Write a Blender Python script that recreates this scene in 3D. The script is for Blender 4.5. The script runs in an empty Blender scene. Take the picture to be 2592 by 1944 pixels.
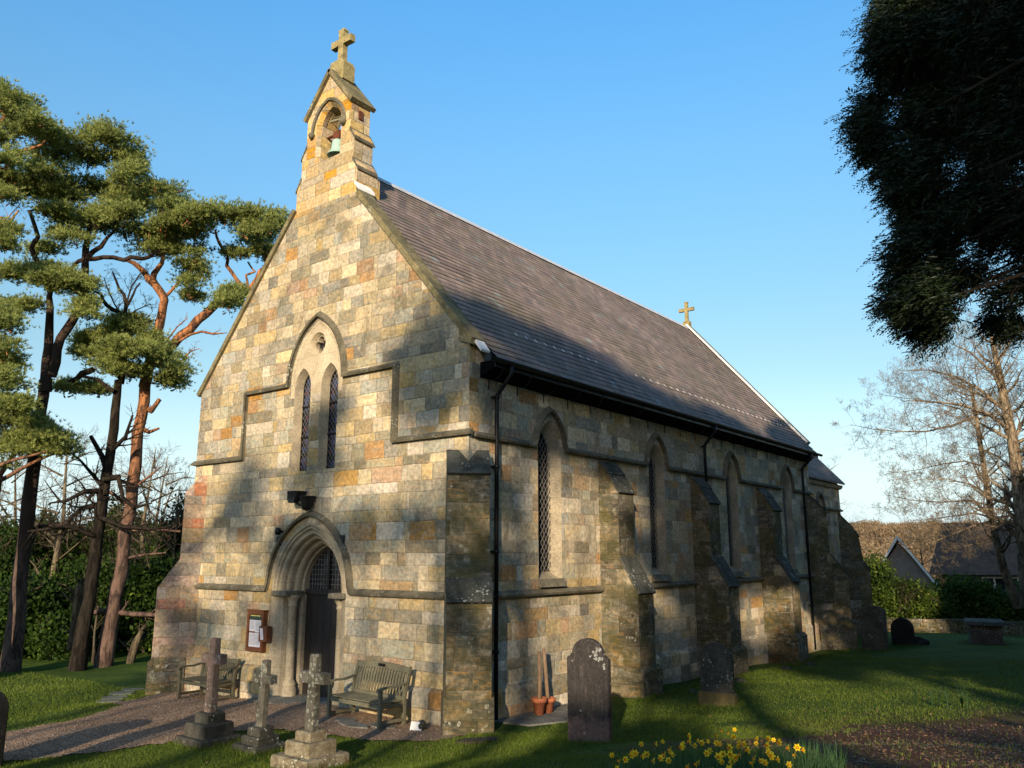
import bpy, bmesh, math, random
import numpy as np
from mathutils import Vector, Matrix
from mathutils.geometry import tessellate_polygon
R = math.radians
rnd = random.Random(7)
rng = np.random.default_rng(11)
scene = bpy.context.scene
COL = scene.collection

# ------------------------------------------------------------ camera
CAM = np.array([9.942, -11.582, 2.95])
HEAD = R(37.6); PITCH = R(11.735); FPX = 2075.0
cam_d = bpy.data.cameras.new('camera'); cam = bpy.data.objects.new('camera', cam_d); COL.objects.link(cam)
cam_d.sensor_width = 36.0; cam_d.lens = 36.0 * FPX / 2592.0
cam_d.clip_start = 0.1; cam_d.clip_end = 3000.0
cam.location = CAM; cam.rotation_euler = (R(90) + PITCH, 0, HEAD)
scene.camera = cam

# ------------------------------------------------------------ sun and sky
SUN_AZ = np.array([0.461, -0.887]); SUN_EL = R(16.0)
world = bpy.data.worlds.new('World'); scene.world = world; world.use_nodes = True
wn = world.node_tree; bg = wn.nodes['Background']
sky = wn.nodes.new('ShaderNodeTexSky'); sky.sky_type = 'NISHITA'; sky.sun_disc = False
sky.sun_elevation = SUN_EL; sky.sun_rotation = math.atan2(SUN_AZ[0], SUN_AZ[1])
sky.altitude = 100; sky.air_density = 1.0; sky.dust_density = 0.4; sky.ozone_density = 2.0
hs = wn.nodes.new('ShaderNodeHueSaturation'); hs.inputs['Saturation'].default_value = 1.25; hs.inputs['Hue'].default_value = 0.49
wn.links.new(sky.outputs[0], hs.inputs['Color'])
# the camera's rendering of the clear sky: tint by elevation
tcn = wn.nodes.new('ShaderNodeTexCoord'); spn = wn.nodes.new('ShaderNodeSeparateXYZ'); wn.links.new(tcn.outputs['Generated'], spn.inputs[0])
rpn = wn.nodes.new('ShaderNodeValToRGB'); els = rpn.color_ramp.elements
for _k in range(5): els.new(.5)
for _e, (_p, _c) in zip(els, [(.02, (.44,.39,.38)), (.12, (.49,.40,.37)), (.237, (.64,.47,.39)), (.456, (.79,.66,.62)), (.62, (.72,.75,.80)), (.82, (.36,.40,.46)), (1.0, (.27,.30,.36))]): _e.position = _p; _e.color = (*_c, 1)
wn.links.new(spn.outputs[2], rpn.inputs[0])
mxn = wn.nodes.new('ShaderNodeMix'); mxn.data_type = 'RGBA'; mxn.blend_type = 'MULTIPLY'; mxn.inputs[0].default_value = 1
wn.links.new(hs.outputs[0], mxn.inputs[6]); wn.links.new(rpn.outputs[0], mxn.inputs[7])
gnn = wn.nodes.new('ShaderNodeVectorMath'); gnn.operation = 'SCALE'; gnn.inputs['Scale'].default_value = 1.95
wn.links.new(mxn.outputs[2], gnn.inputs[0])
hzr = wn.nodes.new('ShaderNodeMapRange'); wn.links.new(spn.outputs[2], hzr.inputs[0]); hzr.inputs[1].default_value = .03; hzr.inputs[2].default_value = .20; hzr.inputs[3].default_value = .95; hzr.inputs[4].default_value = 0
hzm = wn.nodes.new('ShaderNodeMix'); hzm.data_type = 'RGBA'; wn.links.new(hzr.outputs[0], hzm.inputs[0]); wn.links.new(gnn.outputs[0], hzm.inputs[6]); hzm.inputs[7].default_value = (3.6, 4.7, 5.0, 1)
wn.links.new(hzm.outputs[2], bg.inputs[0])
bg.inputs[1].default_value = 0.15
sun_d = bpy.data.lights.new('sun', 'SUN'); sun_d.energy = 5.0; sun_d.angle = R(0.6); sun_d.color = (1.0, 0.835, 0.62)
sun = bpy.data.objects.new('sun', sun_d); COL.objects.link(sun)
sv = Vector((SUN_AZ[0] * math.cos(SUN_EL), SUN_AZ[1] * math.cos(SUN_EL), math.sin(SUN_EL)))
sun.rotation_euler = sv.to_track_quat('Z', 'Y').to_euler(); sun.location = (20, -40, 30)
scene.view_settings.view_transform = 'Standard'; scene.view_settings.look = 'None'
scene.view_settings.exposure = 0.55; scene.view_settings.gamma = 1.0
scene.render.engine = 'CYCLES'
scene.cycles.max_bounces = 5; scene.cycles.diffuse_bounces = 2; scene.cycles.transparent_max_bounces = 4

# ------------------------------------------------------------ geometry helpers
_fh = np.array([-math.sin(HEAD), math.cos(HEAD), 0.0]); _rt = np.array([math.cos(HEAD), math.sin(HEAD), 0.0])
_fw = _fh * math.cos(PITCH) + np.array([0, 0, math.sin(PITCH)]); _up = -_fh * math.sin(PITCH) + np.array([0, 0, math.cos(PITCH)])
def at(x, y, dist):
    """world point at horizontal forward distance dist seen at photo pixel x, y"""
    d = _fw * FPX + _rt * (x - 1296) - _up * (y - 972); d = d / (d @ _fh)
    return CAM + d * dist
def Z7(x, y): return (x / 2.0733, 200 + y / 2.0733)
def Z8(x, y): return (x / 1.6693, 950 + y / 1.6693)
def Z6(x, y): return (1800 + x / 2.2121, 1000 + y / 2.2121)
def B1(x, y): return (2000 + x / 1.6588, y / 1.6588)

class MB:
    def __init__(s): s.v = []; s.f = []; s.m = []; s.sm = []
    def add(s, vs, fs, m=0, smooth=False):
        b = len(s.v); s.v.extend([tuple(map(float, p)) for p in vs])
        for f in fs: s.f.append([b + i for i in f]); s.m.append(m); s.sm.append(smooth)
    def box(s, a, b, m=0, rot=0.0, piv=None, jit=0.0):
        x0, y0, z0 = a; x1, y1, z1 = b
        vs = [(x0,y0,z0),(x1,y0,z0),(x1,y1,z0),(x0,y1,z0),(x0,y0,z1),(x1,y0,z1),(x1,y1,z1),(x0,y1,z1)]
        if jit: vs = [tuple(c + rnd.uniform(-jit, jit) for c in v) for v in vs]
        if rot:
            px, py = piv if piv else ((x0+x1)/2, (y0+y1)/2); c, n = math.cos(rot), math.sin(rot)
            vs = [(px+(x-px)*c-(y-py)*n, py+(x-px)*n+(y-py)*c, z) for x, y, z in vs]
        s.add(vs, [(0,3,2,1),(4,5,6,7),(0,1,5,4),(1,2,6,5),(2,3,7,6),(3,0,4,7)], m)
        return s
    def cbox(s, a, b, ch=0.02, m=0):
        """box with chamfered vertical and top edges"""
        x0, y0, z0 = a; x1, y1, z1 = b
        def ring(i, z): return [(x0+i+0,y0+i,z),(x1-i,y0+i,z),(x1-i,y1-i,z),(x0+i,y1-i,z)]
        def oct_(z, i, c):
            X0, Y0, X1, Y1 = x0+i, y0+i, x1-i, y1-i
            return [(X0+c,Y0,z),(X1-c,Y0,z),(X1,Y0+c,z),(X1,Y1-c,z),(X1-c,Y1,z),(X0+c,Y1,z),(X0,Y1-c,z),(X0,Y0+c,z)]
        s.loft([oct_(z0, 0, ch), oct_(z1-ch, 0, ch), oct_(z1, ch, ch*.6)], closed=True, cap=True, m=m); return s
    def loft(s, rings, closed=True, cap=False, m=0, smooth=False):
        n = len(rings[0]); vs = [p for r in rings for p in r]; fs = []
        for i in range(len(rings)-1):
            for j in range(n if closed else n-1):
                k = (j+1) % n; fs.append((i*n+j, i*n+k, (i+1)*n+k, (i+1)*n+j))
        s.add(vs, fs, m, smooth)
        if cap:
            s.add(rings[0], [tuple(range(n))[::-1]], m); s.add(rings[-1], [tuple(range(n))], m)
        return s
    def tube(s, pts, rad, n=8, m=0, cap=True, smooth=True, wob=0.0):
        pts = [Vector(p) for p in pts]
        if not hasattr(rad, '__len__'): rad = [rad]*len(pts)
        rings = []; prev = None
        for i, p in enumerate(pts):
            t = (pts[min(i+1, len(pts)-1)] - pts[max(i-1, 0)]).normalized()
            if prev is None:
                a = Vector((0,0,1)) if abs(t.z) < .9 else Vector((1,0,0)); u = t.cross(a).normalized()
            else: u = (prev - t*prev.dot(t)).normalized()
            prev = u; w = t.cross(u)
            ph = [1 + (rnd.uniform(-wob, wob) if wob else 0) for _ in range(n)]
            rings.append([p + (u*math.cos(2*math.pi*k/n) + w*math.sin(2*math.pi*k/n))*rad[i]*ph[k] for k in range(n)])
        s.loft(rings, True, cap, m, smooth); return s
    def prism(s, poly, ext, m=0):
        """poly: list of 3d points (planar), ext: extrusion vector"""
        e = Vector(ext); a = [Vector(p) for p in poly]; b = [p+e for p in a]; n = len(a)
        s.add(a+b, [tuple(range(n)), tuple(range(n, 2*n))[::-1]] + [(i, (i+1) % n + 0, (i+1) % n + n, i+n) for i in range(n)], m); return s
    def lathe(s, prof, c, n=20, m=0, smooth=True):
        s.loft([[(c[0]+r*math.cos(2*math.pi*k/n), c[1]+r*math.sin(2*math.pi*k/n), c[2]+z) for k in range(n)] for r, z in prof], True, False, m, smooth); return s
    def sweep(s, path, prof, P, m=0, closed_prof=True, caps=True, smooth=False):
        """path: 2d points; prof: (offset along left normal, out); P(u,v,out)->3d; mitred"""
        rings = []; n = len(path)
        for i in range(n):
            d0 = None; d1 = None
            if i > 0: d0 = (Vector(path[i]) - Vector(path[i-1])).normalized()
            if i < n-1: d1 = (Vector(path[i+1]) - Vector(path[i])).normalized()
            if d0 is None: d0 = d1
            if d1 is None: d1 = d0
            n0 = Vector((-d0.y, d0.x)); n1 = Vector((-d1.y, d1.x)); b = (n0+n1)
            b = b.normalized(); k = 1/max(.3, b.dot(n0))
            rings.append([P(path[i][0]+b.x*a*k, path[i][1]+b.y*a*k, o) for a, o in prof])
        s.loft(rings, closed_prof, caps, m, smooth); return s
    def sheet(s, outline, holes, P, m=0):
        polys = [[Vector((u, v, 0)) for u, v in q] for q in [outline]+holes]
        tris = tessellate_polygon(polys); flat = [p for q in polys for p in q]
        s.add([P(p.x, p.y) for p in flat], [t for t in tris], m); return s
    def build(s, name, mats, parent=None, off=(0,0,0), recalc=True):
        me = bpy.data.meshes.new(name); o = Vector(off)
        me.from_pydata([tuple(Vector(v) - o) for v in s.v], [], s.f)
        if not isinstance(mats, (list, tuple)): mats = [mats]
        for q in mats: me.materials.append(q)
        me.polygons.foreach_set('material_index', s.m); me.polygons.foreach_set('use_smooth', s.sm)
        if recalc:
            bm = bmesh.new(); bm.from_mesh(me); bmesh.ops.remove_doubles(bm, verts=bm.verts, dist=0.0004)
            bmesh.ops.recalc_face_normals(bm, faces=bm.faces); bm.to_mesh(me); bm.free()
        me.update()
        ob = bpy.data.objects.new(name, me); COL.objects.link(ob)
        if parent is not None: ob.parent = parent
        return ob

def npmesh(name, V, Fc, mats, parent=None, off=(0,0,0), mi=None, smooth=False, attr=None):
    """fast mesh from numpy arrays of verts (n,3) and faces (m,k)"""
    me = bpy.data.meshes.new(name); V = np.asarray(V, np.float32) - np.asarray(off, np.float32); Fc = np.asarray(Fc, np.int32)
    me.vertices.add(len(V)); me.vertices.foreach_set('co', V.ravel())
    k = Fc.shape[1]; me.loops.add(Fc.size); me.loops.foreach_set('vertex_index', Fc.ravel())
    me.polygons.add(len(Fc)); me.polygons.foreach_set('loop_start', np.arange(0, Fc.size, k, dtype=np.int32))
    if not isinstance(mats, (list, tuple)): mats = [mats]
    for q in mats: me.materials.append(q)
    if mi is not None: me.polygons.foreach_set('material_index', np.asarray(mi, np.int32))
    if smooth: me.polygons.foreach_set('use_smooth', np.ones(len(Fc), bool))
    if attr is not None:
        a = me.attributes.new('tint', 'FLOAT', 'FACE'); a.data.foreach_set('value', np.asarray(attr, np.float32))
    me.update(calc_edges=True)
    ob = bpy.data.objects.new(name, me); COL.objects.link(ob)
    if parent is not None: ob.parent = parent
    return ob

def tag(o, label=None, cat=None, group=None, kind=None):
    if label: o['label'] = label
    if cat: o['category'] = cat
    if group: o['group'] = group
    if kind: o['kind'] = kind
    return o
def thing(name, label, cat, loc=(0,0,0), rz=0.0, group=None):
    o = bpy.data.objects.new(name, None); COL.objects.link(o); o.empty_display_size = .2
    o.location = loc; o.rotation_euler = (0,0,rz); return tag(o, label, cat, group)
def copy_tree(o, parent=None):
    c = o.copy(); COL.objects.link(c); c.parent = parent
    for ch in list(o.children): copy_tree(ch, c)
    return c

# ------------------------------------------------------------ terrain
_ctl = np.array([(-4.5,-.4,-.04),(0,-1.2,0),(-9,-.8,-.28),(-11,3,-.4),(-13,-4,-.35),(-2,-3.5,0.0),(.2,-4,.08),(-6,-5,-.05),(-20,0,-.5),(-20,15,-.7),
   (3,-.8,.25),(1,1.8,-.02),(1,5,0),(1,9,-.15),(.8,14,-.25),(1,19,-.35),(0,27,-.5),(3.2,3.7,.1),(3.1,15.4,-.1),(3.6,17,-.1),(4.4,-4.5,.78),(8,-6.5,1.5),(9.9,-11.6,1.4),(14,-10,1.6),
   (8,0,.8),(12,3,.8),(8,8,.4),(8,16,.05),(3,-8,.8),(-2,-8,.2),(0,-14,1.0),(10,-25,1.3),(14,30,-.6),(25,20,0),(-10,30,-.9),(5,36,-.8),(-12,-14,-.1),(25,-40,.8),(20,0,.9),(-30,-30,-.2),(40,10,.3)])
def _tps(r): return np.where(r > 1e-6, r*r*np.log(np.maximum(r, 1e-6)), 0)
_K = _tps(np.linalg.norm(_ctl[:,None,:2]-_ctl[None,:,:2], axis=2)) + np.eye(len(_ctl))*1.5
_P = np.c_[np.ones(len(_ctl)), _ctl[:,:2]]
_A = np.block([[_K, _P],[_P.T, np.zeros((3,3))]]); _w = np.linalg.solve(_A, np.r_[_ctl[:,2], np.zeros(3)])
def ground(x, y):
    x = np.atleast_1d(np.asarray(x, float)); y = np.atleast_1d(np.asarray(y, float))
    r = np.hypot(x[:,None]-_ctl[None,:,0], y[:,None]-_ctl[None,:,1]); z = _tps(r) @ _w[:-3] + _w[-3] + _w[-2]*x + _w[-1]*y
    d = np.hypot(x-2, y-2); t = np.clip((d-26)/30, 0, 1); t = t*t*(3-2*t)
    far = -1.2 - 4.0*np.clip((d-50)/80, 0, 1)
    und = .02*np.sin(x*1.3+y*.7)+.015*np.sin(y*2.1-x*.9)
    return z*(1-t) + far*t + und
def gz(x, y): return float(ground(x, y)[0])
# ------------------------------------------------------------ materials
class NT:
    def __init__(s, name, rough=.85, spec=.25):
        s.mat = bpy.data.materials.new(name); s.mat.use_nodes = True; s.t = s.mat.node_tree; s.n = s.t.nodes
        s.b = s.n['Principled BSDF']; s.b.inputs['Roughness'].default_value = rough; s.b.inputs['Specular IOR Level'].default_value = spec
    def L(s, a, b): s.t.links.new(a, b)
    def put(s, sock, v):
        if isinstance(v, bpy.types.NodeSocket): s.L(v, sock)
        elif v is not None: sock.default_value = v
    def m(s, op, a, b=None, c=None, clamp=False):
        n = s.n.new('ShaderNodeMath'); n.operation = op; n.use_clamp = clamp
        s.put(n.inputs[0], a); s.put(n.inputs[1], b)
        if c is not None: s.put(n.inputs[2], c)
        return n.outputs[0]
    def vm(s, op, a, b=None):
        n = s.n.new('ShaderNodeVectorMath'); n.operation = op; s.put(n.inputs[0], a); s.put(n.inputs[1], b)
        return n.outputs['Value'] if op in ('DOT_PRODUCT', 'LENGTH') else n.outputs[0]
    def geo(s, o='Position'): return s.n.new('ShaderNodeNewGeometry').outputs[o]
    def obj(s): return s.n.new('ShaderNodeTexCoord').outputs['Object']
    def sep(s, v): n = s.n.new('ShaderNodeSeparateXYZ'); s.L(v, n.inputs[0]); return n.outputs
    def comb(s, x, y, z):
        n = s.n.new('ShaderNodeCombineXYZ'); s.put(n.inputs[0], x); s.put(n.inputs[1], y); s.put(n.inputs[2], z); return n.outputs[0]
    def noise(s, vec, scale, detail=4, rough=.55, dist=0, o='Fac'):
        n = s.n.new('ShaderNodeTexNoise'); s.put(n.inputs['Vector'], vec); n.inputs['Scale'].default_value = scale
        n.inputs['Detail'].default_value = detail; n.inputs['Roughness'].default_value = rough; n.inputs['Distortion'].default_value = dist; return n.outputs[o]
    def vor(s, vec, scale, feat='F1', o='Distance', rand=1):
        n = s.n.new('ShaderNodeTexVoronoi'); n.feature = feat; s.put(n.inputs['Vector'], vec); n.inputs['Scale'].default_value = scale
        n.inputs['Randomness'].default_value = rand; return n.outputs[o]
    def white(s, vec=None, w=None, dim='2D', o='Value'):
        n = s.n.new('ShaderNodeTexWhiteNoise'); n.noise_dimensions = dim
        if vec is not None: s.put(n.inputs['Vector'], vec)
        if w is not None: s.put(n.inputs['W'], w)
        return n.outputs[o]
    def ramp(s, f, stops, interp='LINEAR'):
        n = s.n.new('ShaderNodeValToRGB'); r = n.color_ramp; r.interpolation = interp
        while len(r.elements) < len(stops): r.elements.new(.5)
        for e, (p, c) in zip(r.elements, stops):
            e.position = p; e.color = (c, c, c, 1) if not hasattr(c, '__len__') else (*c, 1)
        s.put(n.inputs[0], f); return n.outputs[0]
    def mix(s, f, a, b, mode='MIX'):
        n = s.n.new('ShaderNodeMix'); n.data_type = 'RGBA'; n.blend_type = mode; s.put(n.inputs[0], f)
        for k, v in ((6, a), (7, b)):
            if isinstance(v, (tuple, list)): v = (*v[:3], 1)
            s.put(n.inputs[k], v)
        return n.outputs[2]
    def mr(s, v, a, b, c=0, d=1):
        n = s.n.new('ShaderNodeMapRange'); s.put(n.inputs[0], v); n.inputs[1].default_value = a; n.inputs[2].default_value = b
        n.inputs[3].default_value = c; n.inputs[4].default_value = d; return n.outputs[0]
    def hsv(s, c, h=.5, sa=1., v=1.):
        n = s.n.new('ShaderNodeHueSaturation'); s.put(n.inputs['Hue'], h); s.put(n.inputs['Saturation'], sa); s.put(n.inputs['Value'], v); s.put(n.inputs['Color'], c); return n.outputs[0]
    def bump(s, h, strength=.5, dist=.01):
        n = s.n.new('ShaderNodeBump'); n.inputs['Strength'].default_value = strength; n.inputs['Distance'].default_value = dist
        s.L(h, n.inputs['Height']); s.L(n.outputs[0], s.b.inputs['Normal'])
    def color(s, c):
        if isinstance(c, (tuple, list)): c = (*c[:3], 1)
        s.put(s.b.inputs['Base Color'], c); return s.mat

PAL = [(0, (0.455, 0.365, 0.226)), (0.12, (0.367, 0.293, 0.175)), (0.22, (0.311, 0.268, 0.179)), (0.34, (0.249, 0.223, 0.154)), (0.44, (0.188, 0.17, 0.125)), (0.5, (0.264, 0.254, 0.194)), (0.6, (0.394, 0.331, 0.219)), (0.71, (0.345, 0.206, 0.1)), (0.75, (0.298, 0.233, 0.133)), (0.82, (0.469, 0.386, 0.262)), (0.89, (0.195, 0.177, 0.133)), (0.945, (0.277, 0.164, 0.082)), (0.965, (0.373, 0.254, 0.133))]
def ashlar(name, course=.275, width=.46, pal=PAL, val=1.0, sat=1.0, stain=.5, lichen=.3, moss=0.0, seed=0.0, joint=.22, bmp=.75):
    s = NT(name, .92, .15)
    P = s.geo(); N = s.geo('True Normal')
    T = s.vm('NORMALIZE', s.vm('CROSS_PRODUCT', N, (0, 0, 1)))
    u = s.vm('DOT_PRODUCT', P, T); z = s.sep(P)[2]
    w = s.noise(P, 1.1, 2); w2 = s.noise(s.vm('ADD', P, (7, 3, 1)), 9, 2)
    zz = s.m('ADD', z, s.m('ADD', s.m('MULTIPLY', w, .05), s.m('MULTIPLY', w2, .018))); uu = s.m('ADD', u, s.m('MULTIPLY', w2, .022))
    v = s.m('DIVIDE', zz, course); k = s.m('ROUND', v); e = s.m('ADD', k, s.m('MULTIPLY', s.m('SUBTRACT', s.white(w=k, dim='1D'), .5), .42))
    row = s.m('SUBTRACT', k, s.m('LESS_THAN', v, e)); dv = s.m('MULTIPLY', s.m('ABSOLUTE', s.m('SUBTRACT', v, e)), course)
    r2 = s.white(w=s.m('ADD', row, 31.7+seed), dim='1D'); r3 = s.white(w=s.m('ADD', row, 91.3+seed), dim='1D')
    U = s.m('ADD', s.m('MULTIPLY', s.m('DIVIDE', uu, width), s.m('ADD', .75, s.m('MULTIPLY', r2, .6))), s.m('MULTIPLY', r3, 53.0))
    ku = s.m('ROUND', U); eu = s.m('ADD', ku, s.m('MULTIPLY', s.m('SUBTRACT', s.white(s.comb(ku, row, 0), dim='2D'), .5), .85))
    cell = s.m('SUBTRACT', ku, s.m('LESS_THAN', U, eu)); du = s.m('MULTIPLY', s.m('ABSOLUTE', s.m('SUBTRACT', U, eu)), width)
    cv = s.comb(cell, row, seed); rv = s.white(cv, dim='3D'); rc = s.sep(s.white(cv, dim='3D', o='Color'))
    base = s.ramp(rv, pal, 'CONSTANT')
    # bedding streaks and mottling inside each block
    pv = s.vm('ADD', s.vm('MULTIPLY', P, (1.0, 1.0, 3.2)), s.comb(s.m('MULTIPLY', rc[0], 9), s.m('MULTIPLY', rc[1], 9), s.m('MULTIPLY', rc[2], 9)))
    streak = s.noise(pv, 3.2, 6, .62, 1.2); mot = s.noise(P, 13, 5, .65)
    base = s.mix(s.mr(streak, .46, .68, 0, .8), base, s.mix(.5, base, (.50, .30, .13)), 'MIX')
    base = s.mix(s.mr(s.noise(pv, 1.7, 4, .6, .8), .5, .75, 0, .65), base, (.24, .22, .17))
    bv = s.m('MULTIPLY', s.m('ADD', .80, s.m('MULTIPLY', rc[1], .40)), s.mr(mot, .25, .75, .45, 1.5))
    base = s.hsv(base, .5, s.m('ADD', .75*sat, s.m('MULTIPLY', rc[2], .5*sat)), s.m('MULTIPLY', bv, val))
    # soot and weather stains with a shape of their own
    st = s.noise(s.vm('MULTIPLY', P, (1, 1, .75)), 1.1, 8, .70, .8); gr = s.noise(s.vm('ADD', P, (4, 8, 2)), .45, 4, .55)
    base = s.mix(s.mr(s.m('ADD', st, s.m('MULTIPLY', s.m('SUBTRACT', gr, .5), .6)), .52, .70, 0, stain), base, (.075, .07, .05))
    base = s.mix(s.mr(s.noise(P, 5.5, 7, .72, .5), .54, .76, 0, .45), base, (.11, .10, .07)); base = s.mix(s.mr(s.noise(s.vm('ADD', P, (2, 2, 7)), 4.5, 7, .7), .56, .72, 0, .5), base, (.58*val, .50*val, .36*val))
    mort = s.m('MINIMUM', du, dv); jn = s.m('ADD', mort, s.m('MULTIPLY', s.m('SUBTRACT', mot, .5), .006))
    jm = s.mr(jn, .003, .010, 1, 0)
    jcol = s.mix(s.mr(s.noise(P, 2.3, 3), .4, .6), (.30*val, .235*val, .15*val), (.11*val, .095*val, .07*val))
    base = s.mix(s.m('MULTIPLY', jm, joint*2), base, jcol)
    if lichen:
        d = s.vor(s.vm('ADD', P, s.comb(0, 0, s.m('MULTIPLY', mot, .1))), 11); rad = s.m('MULTIPLY', s.noise(P, 1.3, 3), s.noise(s.vm('ADD', P, (3, 3, 3)), 4, 2))
        lm = s.m('MULTIPLY', s.m('LESS_THAN', d, s.mr(rad, .26, .42, 0, .5)), s.mr(s.noise(P, 40, 3), .35, .6))
        base = s.mix(s.m('MULTIPLY', lm, lichen), base, (.50, .49, .38))
    if moss:
        base = s.mix(s.mr(s.noise(s.vm('ADD', P, (9, 1, 5)), 1.6, 5, .65), .42, .62, 0, moss), base, (.065, .06, .018))
    hgt = s.m('ADD', s.mr(jn, .0, .02, 0, 1), s.m('ADD', s.m('MULTIPLY', mot, .7), s.m('MULTIPLY', s.noise(P, 60, 4, .7), .35)))
    hgt = s.m('ADD', hgt, s.m('MULTIPLY', rc[0], .3))
    s.bump(hgt, bmp, .014)
    return s.color(base)
def stone(name, c, c2=None, scale=3, lichen=.3, val=1., rough=.9, bump=.6, joints=0, fleck=(.52,.52,.42)):
    """weathered dressed stone; joints: spacing of horizontal joints"""
    s = NT(name, rough, .15); P = s.geo(); c2 = c2 or tuple(x*.45 for x in c)
    n1 = s.noise(P, scale, 6, .65, .5); n2 = s.noise(P, 22, 5, .65)
    b = s.mix(s.mr(n1, .38, .66), c, c2); b = s.hsv(b, .5, 1, s.mr(n2, .3, .7, .7*val, 1.25*val))
    if joints:
        z = s.sep(P)[2]; f = s.m('ABSOLUTE', s.m('SUBTRACT', s.m('FRACT', s.m('DIVIDE', z, joints)), .5))
        b = s.mix(s.mr(f, .0, .02, .6, 0), b, tuple(x*.4 for x in c))
    if lichen:
        d = s.vor(P, 16); lm = s.m('MULTIPLY', s.m('LESS_THAN', d, s.mr(s.noise(P, 2.6, 4), .45, .7, 0, .5)), s.mr(s.noise(P, 45, 3), .38, .55))
        b = s.mix(s.m('MULTIPLY', lm, lichen), b, fleck)
    s.bump(s.m('ADD', n2, s.m('MULTIPLY', s.noise(P, 75, 4, .7), .4)), bump, .012)
    return s.color(b)
def plain(name, c, rough=.5, metal=0, spec=.5, var=.15, scale=8, bump=0):
    s = NT(name, rough, spec); s.b.inputs['Metallic'].default_value = metal
    n = s.noise(s.obj(), scale, 4); s.put(s.b.inputs['Roughness'], s.mr(n, .3, .7, max(0, rough-.1), min(1, rough+.1)))
    if bump: s.bump(n, bump, .004)
    return s.color(s.hsv(s.mix(0, c, c), .5, 1, s.mr(n, .3, .7, 1-var, 1+var)))
def woodm(name, c, c2, rough=.75, axis=(1, 1, 14)):
    s = NT(name, rough, .25); P = s.obj()
    g = s.noise(s.vm('MULTIPLY', P, axis), 5, 5, .6, .4); n = s.noise(P, 2.5, 3)
    b = s.mix(s.mr(g, .35, .65), c, c2); b = s.hsv(b, .5, 1, s.mr(n, .3, .7, .75, 1.2)); s.bump(g, .4, .004); return s.color(b)
def leafm(name, c, c2, trans=.25, rough=.55, spec=.3, c3=None):
    s = NT(name, rough, spec)
    a = s.n.new('ShaderNodeAttribute'); a.attribute_name = 'tint'
    P = s.geo(); n = s.noise(P, 1.3, 3)
    f = s.m('ADD', s.m('MULTIPLY', a.outputs['Fac'], .7), s.m('MULTIPLY', n, .4))
    stops = [(.1, c), (.75, c2)] + ([(.97, c3)] if c3 else [])
    s.color(s.ramp(f, stops))
    if trans:
        tr = s.n.new('ShaderNodeBsdfTranslucent'); s.L(s.ramp(f, stops), tr.inputs[0]); mx = s.n.new('ShaderNodeMixShader'); mx.inputs[0].default_value = trans
        s.L(s.b.outputs[0], mx.inputs[1]); s.L(tr.outputs[0], mx.inputs[2]); s.L(mx.outputs[0], s.n['Material Output'].inputs['Surface'])
    return s.mat

M = {}
M['ashlar'] = ashlar('ashlar_facade', seed=3.0, stain=.58, lichen=.45, moss=.08, val=1.10)
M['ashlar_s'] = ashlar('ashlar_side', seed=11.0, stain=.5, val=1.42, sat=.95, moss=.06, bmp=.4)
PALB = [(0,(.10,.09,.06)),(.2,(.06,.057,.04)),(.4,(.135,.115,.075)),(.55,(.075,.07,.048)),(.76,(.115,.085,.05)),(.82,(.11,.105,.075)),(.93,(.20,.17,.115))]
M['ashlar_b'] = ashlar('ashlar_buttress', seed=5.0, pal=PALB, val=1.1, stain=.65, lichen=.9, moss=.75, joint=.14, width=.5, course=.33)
M['ashlar_l'] = ashlar('ashlar_red', seed=8.0, stain=.4, lichen=.5, pal=[(0,(.32,.20,.14)),(.25,(.27,.20,.14)),(.5,(.20,.16,.12)),(.75,(.31,.15,.105)),(.82,(.34,.26,.17))], width=.5)
M['ashlar_t'] = ashlar('ashlar_bellcote', seed=21.0, stain=.15, lichen=.2, pal=[(0,(.56,.42,.22)),(.25,(.48,.33,.15)),(.5,(.42,.34,.22)),(.7,(.52,.36,.16)),(.85,(.44,.25,.09))], width=.48, course=.27)
M['dressed'] = stone('dressed_cream', (.52,.43,.29), (.33,.26,.16), 1.6, .15, joints=.42)
M['dressed2'] = stone('dressed_jamb', (.40,.33,.22), (.24,.20,.14), 1.8, .1, joints=.36)
M['mould'] = stone('weathered_moulding', (.15,.13,.085), (.07,.062,.042), 2.2, .6)
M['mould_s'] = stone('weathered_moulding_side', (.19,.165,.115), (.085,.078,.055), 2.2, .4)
M['coping'] = stone('coping_olive', (.22,.18,.09), (.09,.08,.045), 2.5, .4)
M['slab'] = stone('weathering_slab', (.085,.085,.07), (.035,.037,.028), 3, .9, fleck=(.40,.41,.36))
M['plinth'] = ashlar('ashlar_plinth', seed=15., pal=PALB, joint=.15, stain=.5, lichen=.8, moss=.5, course=.3, width=.6)
M['cross'] = stone('cross_stone_yellow', (.36,.29,.13), (.20,.16,.07), 5, .2)
M['lead'] = plain('lead_flashing', (.50,.50,.50), .5, 0, .4, .15, 6)
M['leadw'] = plain('white_flashing', (.78,.75,.70), .6, 0, .3, .08, 6)
M['black'] = plain('black_iron', (.008,.008,.009), .42, 0, .3, .2, 9)
M['pitch'] = plain('black_boards', (.006,.006,.006), .9, 0, .05, .2, 9)
M['rust'] = plain('rusty_iron', (.12,.04,.02), .8, 0, .2, .4, 30)
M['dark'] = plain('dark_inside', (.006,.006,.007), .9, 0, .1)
M['bell'] = plain('verdigris_bell', (.30,.44,.37), .6, 0, .3, .2, 7)
M['glass'] = plain('dark_glass', (.012,.014,.018), .12, 0, .7, .3, 5)
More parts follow.
